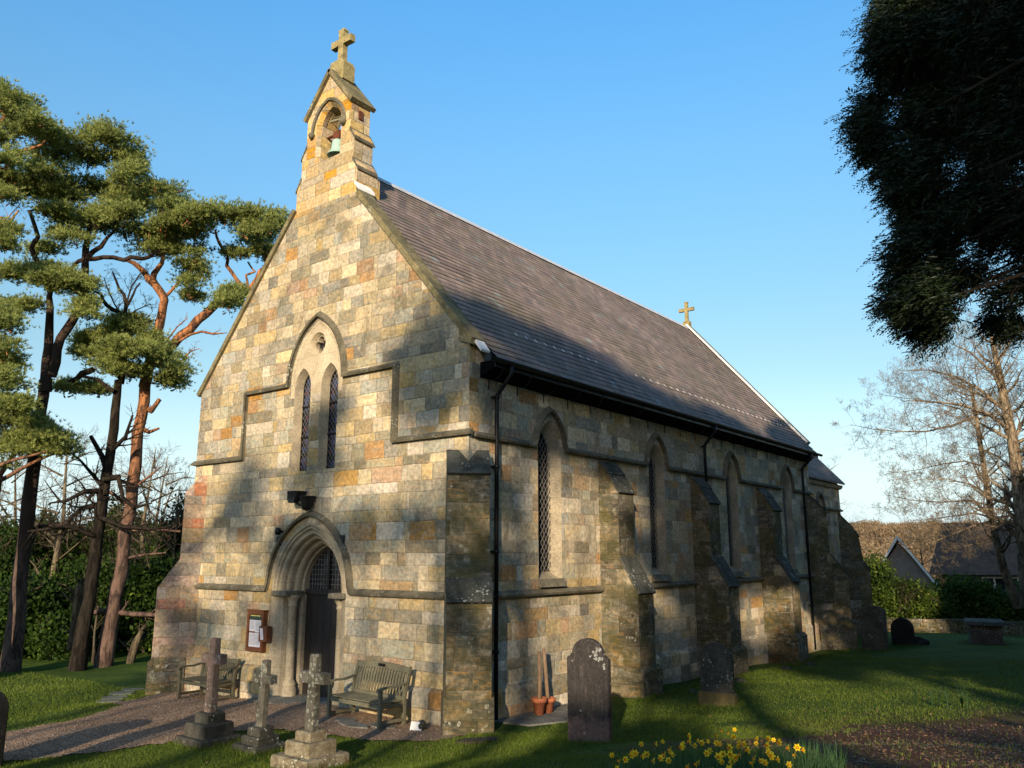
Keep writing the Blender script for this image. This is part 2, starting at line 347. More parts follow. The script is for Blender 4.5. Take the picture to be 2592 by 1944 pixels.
def stained():
    s = NT('stained_glass', .2, .6); P = s.geo(); r = s.vor(P, 9, o='Color'); h = s.sep(r)
    return s.color(s.ramp(h[0], [(0,(.02,.02,.03)),(.35,(.03,.05,.12)),(.6,(.02,.02,.02)),(.75,(.06,.07,.16)),(.88,(.10,.03,.05)),(.95,(.10,.11,.14))], 'CONSTANT'))
M['stained'] = stained()
M['latt'] = plain('lattice_lead', (.13,.12,.105), .6, 0, .3, .2)
M['door'] = woodm('dark_oak_door', (.035,.027,.022), (.018,.014,.012), .6, (14, 14, 1))
M['bench'] = woodm('weathered_teak', (.20,.18,.115), (.11,.10,.06), .85, (14, 6, 6))
M['bench2'] = woodm('dark_mossy_teak', (.13,.115,.07), (.06,.055,.035), .85, (14, 6, 6))
M['case'] = woodm('brown_notice_case', (.15,.055,.022), (.09,.032,.014), .5, (2, 2, 12))
M['paper'] = plain('paper', (.5,.5,.55), .7, 0, .2, .04)
M['ink'] = plain('ink', (.06,.06,.07), .8)
M['green_head'] = plain('notice_header', (.02,.04,.03), .6)
M['gold'] = plain('yellow_lettering', (.65,.55,.12), .6)
M['terra'] = stone('terracotta', (.42,.14,.065), (.30,.10,.05), 4, .1, bump=.2)
M['stake'] = woodm('stake_wood', (.30,.20,.12), (.20,.13,.08), .8, (6, 6, 1))
M['head_dark'] = stone('headstone_lichened', (.05,.043,.037), (.022,.02,.018), 3.5, .95, fleck=(.36,.36,.34))
M['head_red'] = stone('headstone_base_red', (.26,.13,.095), (.12,.08,.06), 4, .8)
M['head_grey'] = stone('headstone_grey', (.075,.07,.055), (.035,.033,.026), 3, .6)
M['head_yel'] = stone('headstone_foot', (.13,.10,.04), (.07,.06,.03), 3, .2)
M['head_black'] = stone('headstone_blackened', (.02,.019,.016), (.01,.01,.009), 3, .1)
M['cr_grey'] = stone('cross_grey', (.15,.135,.10), (.065,.06,.045), 4, .5)
M['cr_pink'] = stone('cross_pink_granite', (.25,.165,.13), (.10,.08,.062), 2.6, .5)
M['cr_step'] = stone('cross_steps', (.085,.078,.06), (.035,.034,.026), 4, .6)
M['cr_lit'] = stone('cross_steps_pale', (.26,.22,.145), (.10,.07,.035), 7, .9)  # lichened step stone with sunlight put into its lighter colour
M['tomb'] = stone('tomb_brick', (.08,.055,.042), (.045,.035,.028), 4, .3)
M['flag'] = stone('flagstone', (.20,.19,.16), (.10,.095,.075), 3, .6)

def slate():
    s = NT('roof_slate', .75, .12); P = s.geo(); x, y, z = s.sep(P)
    v = s.m('DIVIDE', z, .1525); row = s.m('FLOOR', v)
    U = s.m('ADD', s.m('DIVIDE', y, .27), s.m('ADD', s.m('MULTIPLY', row, .5), s.m('MULTIPLY', s.white(w=row, dim='1D'), .12))); c = s.m('FLOOR', U)
    rv = s.white(s.comb(c, row, 0), dim='2D'); rc = s.sep(s.white(s.comb(c, row, 4), dim='3D', o='Color'))
    col = s.ramp(rv, [(0,(.225,.172,.148)),(.3,(.19,.148,.13)),(.55,(.25,.19,.16)),(.8,(.205,.165,.125)),(.92,(.165,.145,.13)),(.985,(.23,.24,.22))], 'CONSTANT')
    col = s.hsv(col, .5, 1, s.m('ADD', .82, s.m('MULTIPLY', rc[1], .36)))
    big = s.noise(P, .5, 5, .6); col = s.mix(s.mr(big, .45, .7, 0, .45), col, (.14,.125,.075))
    fine = s.noise(P, 25, 4, .7); col = s.hsv(col, .5, 1, s.mr(fine, .3, .7, .85, 1.15))
    e = s.m('ABSOLUTE', s.m('SUBTRACT', s.m('FRACT', U), .5)); jm = s.mr(e, .475, .492, 0, .75)
    col = s.mix(jm, col, (.03,.026,.024))
    s.bump(s.m('ADD', s.m('MULTIPLY', rc[0], .8), s.m('ADD', s.m('MULTIPLY', fine, .3), s.m('MULTIPLY', jm, -1))), .5, .008)
    return s.color(col)
M['slate'] = slate()
M['slate_far'] = stone('far_roof_tiles', (.13,.085,.06), (.08,.055,.042), 2, .1)

def grassm():
    s = NT('lawn', .9, .1); P = s.geo(); x, y, z = s.sep(P)
    n1 = s.noise(P, .7, 5, .6); n2 = s.noise(P, 9, 5, .7); n3 = s.noise(P, 45, 3, .7)
    g = s.ramp(n1, [(.3,(.035,.065,.008)),(.5,(.055,.095,.011)),(.7,(.10,.13,.018))])
    g = s.hsv(g, .5, 1, s.mr(n2, .3, .7, .6, 1.35)); g = s.mix(s.mr(n3, .5, .75, 0, .5), g, (.035,.03,.012))
    # worn leaf-litter soil under the conifer beside the photographer
    dx = s.m('SUBTRACT', x, 10.0); dy = s.m('SUBTRACT', y, -1.2); d = s.m('SQRT', s.m('ADD', s.m('MULTIPLY', dx, dx), s.m('MULTIPLY', s.m('MULTIPLY', dy, dy), 1.0)))
    d = s.m('ADD', d, s.m('MULTIPLY', s.m('SUBTRACT', s.noise(P, .9, 6, .65), .5), 4.5)); sm = s.mr(d, 4.4, 6.4, 1, 0)
    soil = s.ramp(n2, [(.3,(.055,.029,.017)),(.55,(.12,.056,.032)),(.75,(.18,.09,.055))]); soil = s.mix(s.mr(n3, .5, .7, 0, .7), soil, (.03,.02,.012))
    g = s.mix(sm, g, soil)
    # brown wood and fields far off
    dist = s.vm('LENGTH', s.vm('SUBTRACT', P, (2, 2, 0))); far = s.mr(dist, 60, 110)
    g = s.mix(far, g, s.mix(n1, (.16,.10,.05), (.10,.09,.04)))
    s.bump(s.m('ADD', n2, s.m('MULTIPLY', n3, .6)), .9, .05); return s.color(g)
M['grass'] = grassm()
def gravelm():
    s = NT('gravel', .95, .1); P = s.geo(); v = s.vor(P, 42, o='Color'); h = s.sep(v); dd = s.vor(P, 42)
    c = s.ramp(h[0], [(0,(.46,.30,.19)),(.3,(.35,.225,.14)),(.5,(.56,.39,.26)),(.7,(.25,.18,.125)),(.85,(.66,.50,.36))], 'CONSTANT')
    n = s.noise(P, .9, 5, .6); c = s.mix(s.mr(n, .45, .7, 0, .45), c, (.22,.145,.09)); c = s.hsv(c, .5, 1, s.mr(dd, 0, .6, 1.15, .5))
    s.bump(s.m('SUBTRACT', 1, dd), .8, .012); return s.color(c)
M['gravel'] = gravelm()
def barkm(name, lo, hi, z0, z1, dark=(.035,.025,.02)):
    s = NT(name, .95, .1); P = s.geo(); z = s.sep(P)[2]
    n = s.noise(s.vm('MULTIPLY', P, (1, 1, .3)), 6, 6, .75, .8); n2 = s.noise(P, 1.0, 3)
    c = s.mix(s.mr(s.m('ADD', z, s.m('MULTIPLY', n2, 3)), z0, z1), lo, hi); c = s.mix(s.mr(n, .42, .58, .9, 0), c, dark); s.bump(n, 1, .04); return s.color(c)
M['bark_pine'] = barkm('pine_bark', (.15,.095,.075), (.40,.17,.07), 5, 9)
M['bark_brown'] = barkm('dark_pine_bark', (.15,.10,.08), (.055,.036,.026), 2.5, 6)  # pinkish bark below; crown shade put into the darker colour higher up
M['bark_dark'] = barkm('dark_bark', (.03,.024,.018), (.045,.032,.02), 6, 10, (.006,.005,.004))
M['bark_bare'] = barkm('bare_tree_bark', (.17,.13,.085), (.34,.26,.165), 3, 8)
M['bark_grey'] = barkm('grey_branch_bark', (.12,.10,.06), (.24,.19,.12), 2, 8)
M['needle'] = leafm('pine_needles', (.095,.13,.035), (.36,.40,.11), .42, c3=(.54,.54,.19))
M['needle_d'] = leafm('cypress_sprays', (.005,.011,.004), (.016,.028,.007), .12, c3=(.06,.09,.015))  # brightest tint paints lit flecks on the dark sprays
M['leaf'] = leafm('laurel_leaves', (.015,.035,.005), (.09,.14,.014), .35, .55, .25, c3=(.34,.36,.07))
M['leaf_d'] = leafm('dark_rhododendron_leaves', (.008,.02,.004), (.035,.07,.008), .3, .65, .15, c3=(.16,.24,.02))
M['blade'] = leafm('grass_blades', (.03,.065,.007), (.135,.175,.016), .3, .6)
M['straw'] = leafm('daffodil_leaves', (.03,.07,.02), (.06,.13,.04), .3, .5)
M['petal'] = plain('yellow_petals', (.80,.58,.02), .6, 0, .2, .12)
M['trumpet'] = plain('orange_trumpet', (.80,.28,.01), .6, 0, .2, .12)
M['stem'] = plain('green_stem', (.06,.13,.03), .6)
M['wood_far'] = stone('bare_woodland', (.20,.125,.065), (.11,.08,.04), .08, 0, bump=1)
M['render'] = plain('white_boards', (.62,.58,.52), .6, 0, .3, .08)
M['brick_far'] = stone('far_brick', (.16,.10,.07), (.10,.065,.05), 2, .1)
M['hung'] = stone('hung_tiles', (.26,.19,.15), (.16,.12,.095), 2, .1)
# ------------------------------------------------------------ ground
def axis_coords():
    a = [0.0]; st = .3
    while a[-1] < 900: a.append(a[-1]+st); st = st if a[-1] < 14 else st*1.09
    return np.array([-v for v in a[:0:-1]] + a)
ax = axis_coords() + 2; ay = axis_coords() - 1
GX, GY = np.meshgrid(ax, ay, indexing='ij'); GZ = ground(GX.ravel(), GY.ravel()).reshape(GX.shape)
nx, ny = GX.shape; idx = np.arange(nx*ny).reshape(nx, ny)
q = np.stack([idx[:-1,:-1], idx[1:,:-1], idx[1:,1:], idx[:-1,1:]], -1).reshape(-1, 4)
lawn = npmesh('ground', np.stack([GX, GY, GZ], -1).reshape(-1, 3), q, M['grass'], smooth=True); tag(lawn, kind='structure')

PATH = [(-8.9,-.9),(-8.6,-1.35),(-8.45,-1.95),(-7.3,-2.35),(-6.3,-3.9),(-5.9,-4.9),(-5.6,-5.6),(-6.2,-9),(-4.6,-9.5),(-3.6,-6.2),(-3.35,-5.0),(-2.95,-3.9),(-3.0,-2.75),(-2.45,-2.15),(-1.4,-1.85),(-.4,-1.6),(.45,-1.2),(.55,-.6),(.0,.1),(-9.1,.1)]
def inpoly(x, y, poly):
    c = np.zeros(x.shape, bool); n = len(poly)
    for i in range(n):
        x0, y0 = poly[i]; x1, y1 = poly[(i+1) % n]
        if y0 == y1: continue
        c ^= ((y0 > y) != (y1 > y)) & (x < (x1-x0)*(y-y0)/(y1-y0)+x0)
    return c
gx = np.arange(-9.2, .8, .07); gy = np.arange(-9.6, .0, .07); X, Y = np.meshgrid(gx, gy, indexing='ij')
wx = X + .05*np.sin(Y*7) + .03*np.sin(Y*17+X*5); wy = Y + .05*np.sin(X*6) + .03*np.sin(X*19)
ins = inpoly(wx+.035, wy+.035, PATH)[:-1,:-1]; n0, n1 = X.shape; idx = np.arange(n0*n1).reshape(n0, n1)
q = np.stack([idx[:-1,:-1], idx[1:,:-1], idx[1:,1:], idx[:-1,1:]], -1)[ins]
Zp = ground(X.ravel(), Y.ravel()) + .018
path = npmesh('gravel_path', np.c_[X.ravel(), Y.ravel(), Zp], q, M['gravel'], smooth=True); tag(path, kind='structure')
# loose pebbles
n = 26000; px = rng.uniform(-9, .7, n); py = rng.uniform(-6.5, -.05, n); k = inpoly(px, py, PATH); px, py = px[k], py[k]; n = len(px)
pz = ground(px, py) + .02; r = rng.uniform(.006, .019, n)
tet = np.array([(1,0,0),(-.5,.87,0),(-.5,-.87,0),(.1,.1,.8)]); ang = rng.uniform(0, 6.3, n); ca, sa = np.cos(ang), np.sin(ang)
V = tet[None]*r[:,None,None]; V = np.stack([V[...,0]*ca[:,None]-V[...,1]*sa[:,None], V[...,0]*sa[:,None]+V[...,1]*ca[:,None], V[...,2]], -1) + np.stack([px, py, pz], -1)[:,None]
F = (np.arange(n)*4)[:,None,None] + np.array([(0,1,3),(1,2,3),(2,0,3)])[None]
peb = npmesh('pebbles', V.reshape(-1,3), F.reshape(-1,3), M['gravel']); tag(peb, 'loose tan pebbles strewn over the gravel path in front of the church door', 'pebbles', kind='stuff')

# ------------------------------------------------------------ church
church = thing('church', 'sandstone gothic church with slate roof, bellcote and buttresses', 'church', (-4.55, 0, 0))
CO = (-4.55, 0, 0)
PF = lambda u, v, o=0.0: (u, -o, v)           # west facade, y = 0
PS = lambda u, v, o=0.0: (o, u, v)            # south wall, x = 0
def arch(cx, half, zs, xc, n=12):
    """left foot to right foot of a pointed arch; arc centres at cx -/+ xc"""
    r = half + xc; a1 = math.acos(xc/r); L = []
    for i in range(n+1):
        a = a1*i/n; L.append((cx + xc - r*math.cos(a), zs + r*math.sin(a)))
    return L + [(2*cx-x, z) for x, z in L[-2::-1]]
def opening(cx, half, zs, xc, zb, n=12):
    return [(cx-half, zb)] + arch(cx, half, zs, xc, n) + [(cx+half, zb)]
def strip(mb, A, B, P, dA, dB, m=0, smooth=False):
    ra = [P(u, v, -dA) for u, v in A]; rb = [P(u, v, -dB) for u, v in B]; mb.loft([ra, rb], closed=False, m=m, smooth=smooth)
def rect(a, b, c, d): return [(a, b), (c, b), (c, d), (a, d)]

SL = 1.18
# --- west front
DX = -4.47; DC = .27
lanc = [opening(-4.985, .285, 6.66, .22, 4.76), opening(-4.055, .285, 6.66, .22, 4.76)]
door_o = opening(DX, 1.22, 2.16, DC, -.6, 16)
mb = MB()
outl = [(-9.1,-.8),(0,-.8),(0,7.0),(-3.42,11.036),(-5.68,11.036),(-9.1,7.0)]
trefc = (-4.53, 7.62); circ = [(trefc[0]+.27*math.cos(2*math.pi*k/24), trefc[1]+.27*math.sin(2*math.pi*k/24)) for k in range(24)]
tymp = arch(-4.52, .90, 6.72, .32, 12)   # dressed panel under the big hood
panel = [(-5.42,6.34),(-5.27,6.34)] + [] 
# wall with one big hole for the dressed window surround, and the door
sur = [(-5.40,6.72)] + arch(-4.52, .88, 6.76, .70, 12)[1:-1] + [(-3.64,6.72)]
lowerL = opening(-4.985, .285, 6.66, .22, 4.76)
big = [(-5.27,4.76),(-5.27,6.45),(-5.40,6.45)] + arch(-4.52, .88, 6.76, .70, 12) + [(-3.64,6.45),(-3.77,6.45),(-3.77,4.76),(-4.34,4.76),(-4.34,6.45),(-4.70,6.45),(-4.70,4.76)]
mb.sheet(outl, [big, door_o], PF)
mb.sheet(rect(-9.1,-.8,0,7.0), [], lambda u, v: (u, .75, v))      # inner skin
mb.build('west_wall', M['ashlar'], church, CO)
mb = MB()
surround = [(-5.40,6.45),(-5.27,6.45)] + arch(-4.985, .285, 6.66, .22, 12) + [(-4.70,6.45),(-4.34,6.45)] + arch(-4.055, .285, 6.66, .22, 12) + [(-3.77,6.45),(-3.64,6.45)] + arch(-4.52, .88, 6.76, .70, 12)[::-1]
mb.sheet(surround, [circ], PF)
# rebate of a smaller chamfered arch line
mb.sweep(arch(-4.52, .86, 6.76, .70, 12), [(0,0),(0,.02),(-.05,.005)], PF)
strip(mb, circ+circ[:1], [(trefc[0]+(u-trefc[0])*.8, trefc[1]+(v-trefc[1])*.8) for u, v in circ+circ[:1]], PF, 0, .10)
mb.build('window_surround', M['dressed'], church, CO)
# quatrefoil
mb = MB(); c = trefc; lobes = []
for k in range(64):
    a = 2*math.pi*k/64; rr = .10 + .10*abs(math.sin(2*a+math.pi/2))**.6; lobes.append((c[0]+rr*math.cos(a), c[1]+rr*math.sin(a)))
mb.sheet([(c[0]+.216*math.cos(2*math.pi*k/32), c[1]+.216*math.sin(2*math.pi*k/32)) for k in range(32)], [lobes], lambda u, v: PF(u, v, -.10))
strip(mb, lobes+lobes[:1], lobes+lobes[:1], PF, .10, .22)
qf = mb.build('quatrefoil', M['dressed2'], church, CO)
mb = MB(); mb.sheet([(c[0]+.25*math.cos(2*math.pi*k/24), c[1]+.25*math.sin(2*math.pi*k/24)) for k in range(24)], [], lambda u, v: PF(u, v, -.22)); mb.build('pane', M['glass'], qf, CO)

def lattice(mb, poly, P, dep, step=.13, r=.006, slope=1.35):
    """diamond leading clipped to polygon"""
    us = [p[0] for p in poly]; vs = [p[1] for p in poly]; u0, u1, v0, v1 = min(us), max(us), min(vs), max(vs)
    def clip(a, b):
        ts = []
        n = len(poly)
        for i in range(n):
            c, d = poly[i], poly[(i+1) % n]; r_ = (b[0]-a[0], b[1]-a[1]); s_ = (d[0]-c[0], d[1]-c[1]); den = r_[0]*s_[1]-r_[1]*s_[0]
            if abs(den) < 1e-9: continue
            t = ((c[0]-a[0])*s_[1]-(c[1]-a[1])*s_[0])/den; w = ((c[0]-a[0])*r_[1]-(c[1]-a[1])*r_[0])/den
            if 0 <= w <= 1: ts.append(t)
        ts.sort(); return [(ts[i], ts[i+1]) for i in range(0, len(ts)-1, 2)]
    for sg in (1, -1):
        k = v0 - (u1-u0)*slope - step*2
        while k < v1 + (u1-u0)*slope:
            a = (u0-.01, k if sg > 0 else k); b = (u1+.01, k + sg*(u1-u0+.02)*slope)
            for t0, t1 in clip(a, b):
                if t1-t0 > 1e-3:
                    p = [(a[0]+(b[0]-a[0])*t, a[1]+(b[1]-a[1])*t) for t in (t0, t1)]
                    mb.tube([P(p[0][0], p[0][1], -dep), P(p[1][0], p[1][1], -dep)], r, 4, 0, False, False)
            k += step*2
def lancet(P, cx, half, zs, xc, zb, gh, dep, wall_m, glass_m, sill=.0, lat=.10, name='lancet_window', jm=None, front_lat=False, bars=()):
    O = opening(cx, half, zs, xc, zb); G = opening(cx, gh, zs, xc, zb+sill)
    w = MB(); strip(w, O, G, P, 0, dep*.97); w.loft([[P(cx-half, zb, 0), P(cx+half, zb, 0)], [P(cx-gh, zb+sill, -dep*.97), P(cx+gh, zb+sill, -dep*.97)]], closed=False)
    fr = w.build('%s' % name, wall_m, church, CO)
    g = MB(); g.sheet(G, [], lambda u, v: P(u, v, -dep)); g.build('pane', glass_m, fr, CO)
    l = MB(); lattice(l, G, P, dep-.03 if not front_lat else dep-.10, lat, .006 if not front_lat else .008)
    l.build('lattice', M['latt'], fr, CO)
    f = MB(); f.sweep(G+[G[0]], [(0,-dep+.012),(0,-dep+.04),(-.025,-dep+.04),(-.025,-dep+.012)], P)
    for b in bars: f.tube([P(cx-gh, b, -dep+.045), P(cx+gh, b, -dep+.045)], .016, 6)
    f.build('frame', M['black'], fr, CO)
    return fr
lancet(PF, -4.985, .285, 6.66, .22, 4.76, .20, .22, M['dressed2'], M['stained'], .03, .07, bars=(5.55, 6.25))
lancet(PF, -4.055, .285, 6.66, .22, 4.76, .20, .22, M['dressed2'], M['stained'], .03, .07, bars=(5.55, 6.25))

# string course rising round the window, with hood mould
STR = [(-.06,0),(-.045,.045),(-.055,.09),(-.01,.11),(.07,.0)]
p = [(-9.19,5.2),(-7.1,5.2),(-7.1,6.77),(-5.50,6.77)] + arch(-4.52, .97, 6.80, .70, 14)[1:-1] + [(-3.54,6.77),(-1.95,6.77),(-1.95,5.2),(.10,5.2)]
mb = MB(); mb.sweep(p, STR, PF); mb.build('string_course', M['mould'], church, CO)
mb = MB(); mb.sweep([(-8.6,2.2),(DX-1.42,2.2)] + arch(DX, 1.37, 2.2, DC, 18)[1:-1] + [(DX+1.42,2.2),(-.5,2.2)], STR, PF); mb.build('string_course', M['mould'], church, CO)
# --- doorway: moulded orders swept round the arch
mb = MB()
orders = [(1.22,0),(1.17,.0),(1.155,.03),(1.12,.045),(1.10,.03),(1.085,.075),(1.03,.09),(1.0,.075),(.975,.12),(.965,.19),(.93,.20),(.91,.185),(.885,.22),(.87,.33),(.82,.35),(.80,.33),(.775,.37),(.765,.46),(.73,.48),(.73,.62)]
rings = [[PF(u, v, -d) for u, v in arch(DX, h, 2.16, DC, 18)] for h, d in orders]; mb.loft(rings, closed=False)
mb.build('door_arch', M['dressed2'], church, CO)
for sgn in (-1, 1):
    mb = MB(); prof = [(1.22,0),(1.19,.03),(.96,.13),(.93,.22),(.88,.42),(.76,.44),(.73,.48),(.73,.62)]
    mb.loft([[PF(DX+sgn*h, z, -d) for h, d in prof] for z in (-.6, 2.16)], closed=False)
    mb.build('door_jamb', M['dressed2'], church, CO)
for sgn in (-1, 1):
    mb = MB(); cx, cy = DX+sgn*.80, .27
    mb.lathe([(.17,-.5),(.17,.12),(.14,.17),(.155,.22),(.12,.27),(.095,.33),(.095,1.82),(.115,1.84),(.11,1.87),(.10,1.9),(.15,2.0),(.17,2.05),(.17,2.075)], (cx, cy, 0), 16)
    mb.build('column', M['dressed2'], church, CO)
    mb = MB(); a, b = sorted((DX+sgn*.70, DX+sgn*1.20)); mb.cbox((a, -.045, 2.06), (b, .50, 2.165), .025); mb.build('capital', M['mould_s'], church, CO)
door = MB()
D_ = opening(DX, .76, 2.16, DC, -.6)
for k in range(7):
    x0 = DX-.75+k*.2145; door.box((x0+.004, .575, -.5), (x0+.2105, .62, 2.12))
dr = door.build('door', M['door'], church, CO)
mb = MB(); mb.box((DX-.76, .53, 2.08), (DX+.76, .64, 2.2)); mb.box((DX-.03, .55, 2.2), (DX+.03, .6, 3.1)); mb.build('transom', M['door'], church, CO)
mb = MB(); mb.sheet(opening(DX, .73, 2.16, DC, 2.14), [], lambda u, v: PF(u, v, -.61)); tl = mb.build('fanlight', M['glass'], church, CO)
mb = MB(); G = opening(DX, .72, 2.16, DC, 2.2)
for k in range(-7, 8):
    u = DX+k*.095; hh = [v for v in np.linspace(2.2, 3.2, 60) if abs(u-DX) < math.sqrt(max(0, (.73+DC)**2-(v-2.16)**2))-DC]
    if hh: mb.tube([(u, .585, 2.2), (u, .585, hh[-1])], .0075, 4, 0, False, False)
for k in range(1, 9):
    v = 2.2+k*.105; w = math.sqrt(max(0, (.73+DC)**2-(v-2.16)**2))-DC
    if w > .02: mb.tube([(DX-w, .585, v), (DX+w, .585, v)], .0075, 4, 0, False, False)
mb.build('lattice', M['latt'], tl, CO)
mb = MB(); mb.tube([(DX+.55+.05*math.cos(a), .56, 1.0+.05*math.sin(a)) for a in np.linspace(0, 6.28, 13)], .008, 6); mb.box((DX+.53, .565, .98), (DX+.57, .575, 1.14)); mb.build('handle', M['black'], dr, CO)
mb = MB(); mb.box((DX-1.15, -.5, -.5), (DX+1.15, .62, -.03)); mb.build('threshold', M['flag'], church, CO)
# dark iron brackets beside the hood
for x in (-5.52, -3.42): mb = MB(); mb.box((x-.07, -.035, 3.14), (x+.07, .0, 3.34)); mb.build('plate', M['black'], church, CO)

# plinths
PLN = [(-1.3,0),(-1.3,.10),(0,.10),(.11,.0)]
for a, b in ((-8.75, DX-1.25), (DX+1.25, -.3)):
    mb = MB(); mb.sweep([(a, .48), (b, .48)], PLN, PF); mb.build('plinth', M['ashlar'], church, CO)
mb = MB(); mb.sweep([(.3, .48), (19.2, .48)], PLN, PS); mb.build('plinth', M['ashlar_s'], church, CO)

# --- south wall
WY = [2.63, 7.42, 12.22, 17.03]
mb = MB(); holes = [opening(y, .42, 5.10, .30, 2.42) for y in WY]
mb.sheet([(0,-.8),(19.5,-.8),(19.5,6.93),(0,6.93)], holes, PS); mb.build('south_wall', M['ashlar_s'], church, CO)
mb = MB(); mb.box((-9.1, .02, -.8), (-9.0, 19.5, 6.95)); mb.build('north_wall', M['ashlar_s'], church, CO)
for i, y in enumerate(WY):
    lancet(PS, y, .42, 5.10, .30, 2.42, .20, .24, M['dressed2'], M['glass'], .2, .085, front_lat=True)
mb = MB(); P_ = [(.10,5.17)]
for y in WY: P_ += [(y-.60, 5.17)] + arch(y, .55, 5.17, .34, 10)[1:-1] + [(y+.60, 5.17)]
P_ += [(19.5,5.17)]
mb.sweep(P_, STR, PS); mb.build('string_course', M['mould_s'], church, CO)
BY = [4.58, 9.38, 14.18]
edges = [.45] + [e for b in BY for e in (b-.01, b+.71)] + [19.2]
for a, b in zip(edges[::2], edges[1::2]):
    mb = MB(); mb.sweep([(a, 2.2), (b, 2.2)], STR, PS); mb.build('string_course', M['mould_s'], church, CO)
for y in WY: mb = MB(); mb.prism([PS(y-.46, 2.30, 0), PS(y-.46, 2.30, .10), PS(y-.42, 2.46, .0)], (0, .92, 0)); mb.build('sill', M['mould_s'], church, CO)

def buttress(origin, direc, w, prof, slabs, mat, name='buttress', plinth=None):
    """prof: list of (r, z) outer profile, extruded to width w across direc"""
    d = Vector((direc[0], direc[1], 0)).normalized(); t = Vector((-d.y, d.x, 0)); o = Vector(origin)
    mb = MB(); pts = [o + d*r + Vector((0,0,z)) - t*(w/2) for r, z in prof]; mb.prism(pts, t*w); bt = mb.build(name, mat, church, CO)
    if plinth:
        r, z, e = plinth; mb = MB(); pp = [(-.2,-.9),(r,-.9),(r,z),(r-.09,z+.09),(-.2,z+.09)]
        ww = w+2*e; pts = [o + d*a + Vector((0,0,b)) - t*(ww/2) for a, b in pp]; mb.prism(pts, t*ww); mb.build('base', M['plinth'], bt, CO)
    for (r0, z0, r1, z1) in slabs:
        sl = Vector((r0-r1, z0-z1)).normalized(); nn = Vector((-sl.y, sl.x)); nn = nn if nn.x > 0 else -nn
        a = Vector((r1, z1)); b = Vector((r0, z0)) + sl*.07
        q = [a - nn*.02, b - nn*.02, b + nn*.035, a + nn*.035]; ww = w+.03
        pts = [o + d*c.x + Vector((0,0,c.y)) - t*(ww/2) for c in q]; mb = MB(); mb.prism(pts, t*ww); mb.build('weathering', M['slab'], bt, CO)
    return bt
pr = [(-.2,-.9),(.94,-.9),(.94,2.16),(.72,2.50),(.70,2.56),(.50,2.88),(.50,4.36),(.27,4.72),(.25,4.78),(0,5.06),(-.2,5.06)]
sl = [(.94,2.16,.72,2.50),(.70,2.56,.50,2.88),(.50,4.36,.27,4.72),(.25,4.78,.02,5.04)]
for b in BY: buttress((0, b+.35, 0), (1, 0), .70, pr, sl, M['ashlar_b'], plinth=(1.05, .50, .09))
dpr = [(-.6,-.9),(.58,-.9),(.58,2.16),(.34,2.52),(.11,2.84),(.11,4.44),(-.22,4.86),(-.6,4.86)]
dsl = [(.58,2.18,.34,2.53),(.11,4.45,-.2,4.86)]
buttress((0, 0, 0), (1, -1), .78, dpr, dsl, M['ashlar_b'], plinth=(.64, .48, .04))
buttress((-9.1, 0, 0), (-1, -1), .78, dpr, dsl[:0], M['ashlar_l'], plinth=(.64, .46, .04))
npr = [(-.6,-.9),(1.05,-.9),(1.05,2.2),(.42,2.95),(.40,4.48),(-.3,5.1),(-.6,5.1)]
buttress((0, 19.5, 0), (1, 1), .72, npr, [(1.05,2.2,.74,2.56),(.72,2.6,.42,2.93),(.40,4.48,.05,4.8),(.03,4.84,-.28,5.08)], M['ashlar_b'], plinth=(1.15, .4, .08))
mb = MB(); mb.sheet([(-9.1,-.8),(0,-.8),(0,7.0),(-4.55,12.3),(-9.1,7.0)], [], lambda u, v: (u, 19.5, v)); mb.build('east_wall', M['ashlar_s'], church, CO)

# --- nave roof, course by course
EX, EZ = .42, 6.62; RX, RZ = -4.55, 12.30; nrow = 38
sd = Vector((EX-RX, 0, EZ-RZ)); ln = sd.length; sd.normalize(); nrm = Vector((-sd.z, 0, sd.x))
def roof_side(sx, name):
    mb = MB()
    for i in range(nrow):
        a = ln*(1-(i+1)/nrow) - .02; b = ln*(1-i/nrow); a = max(a, 0)
        y0 = .30; y1 = 19.25
        if i > nrow-7: y0 = .30
        segs = 26; top = []; bot = []; low = []
        for k in range(segs+1):
            y = y0 + (y1-y0)*k/segs; w = .006*math.sin(y*1.3+i*.3)+.005*rnd.random()-.02*math.sin(math.pi*y/19)*(1+.3*math.sin(y*.9+i*.15))
            pa = Vector((RX, y, RZ)) + sd*a + nrm*(.004+w*.3); pb = Vector((RX, y, RZ)) + sd*b + nrm*(.024+w); pc = pb - nrm*.022
            if sx < 0: pa.x, pb.x, pc.x = 2*RX-pa.x, 2*RX-pb.x, 2*RX-pc.x
            top.append(pa); bot.append(pb); low.append(pc)
        mb.loft([top, bot, low], closed=False)
    return mb.build(name, M['slate'], church, CO)
roof = roof_side(1, 'roof'); roof_side(-1, 'roof')
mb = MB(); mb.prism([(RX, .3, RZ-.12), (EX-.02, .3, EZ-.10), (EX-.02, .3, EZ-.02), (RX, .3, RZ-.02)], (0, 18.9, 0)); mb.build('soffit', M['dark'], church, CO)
mb = MB()
y = .78
while y < 19.2:
    L = min(.46, 19.25-y); mb.prism([(RX-.17, y, RZ-.14), (RX-.15, y, RZ-.11), (RX, y, RZ+.05), (RX+.15, y, RZ-.11), (RX+.17, y, RZ-.14), (RX, y, RZ+.02)], (0, L-.012, 0)); y += .46
mb.build('ridge_tiles', M['lead'], church, CO)
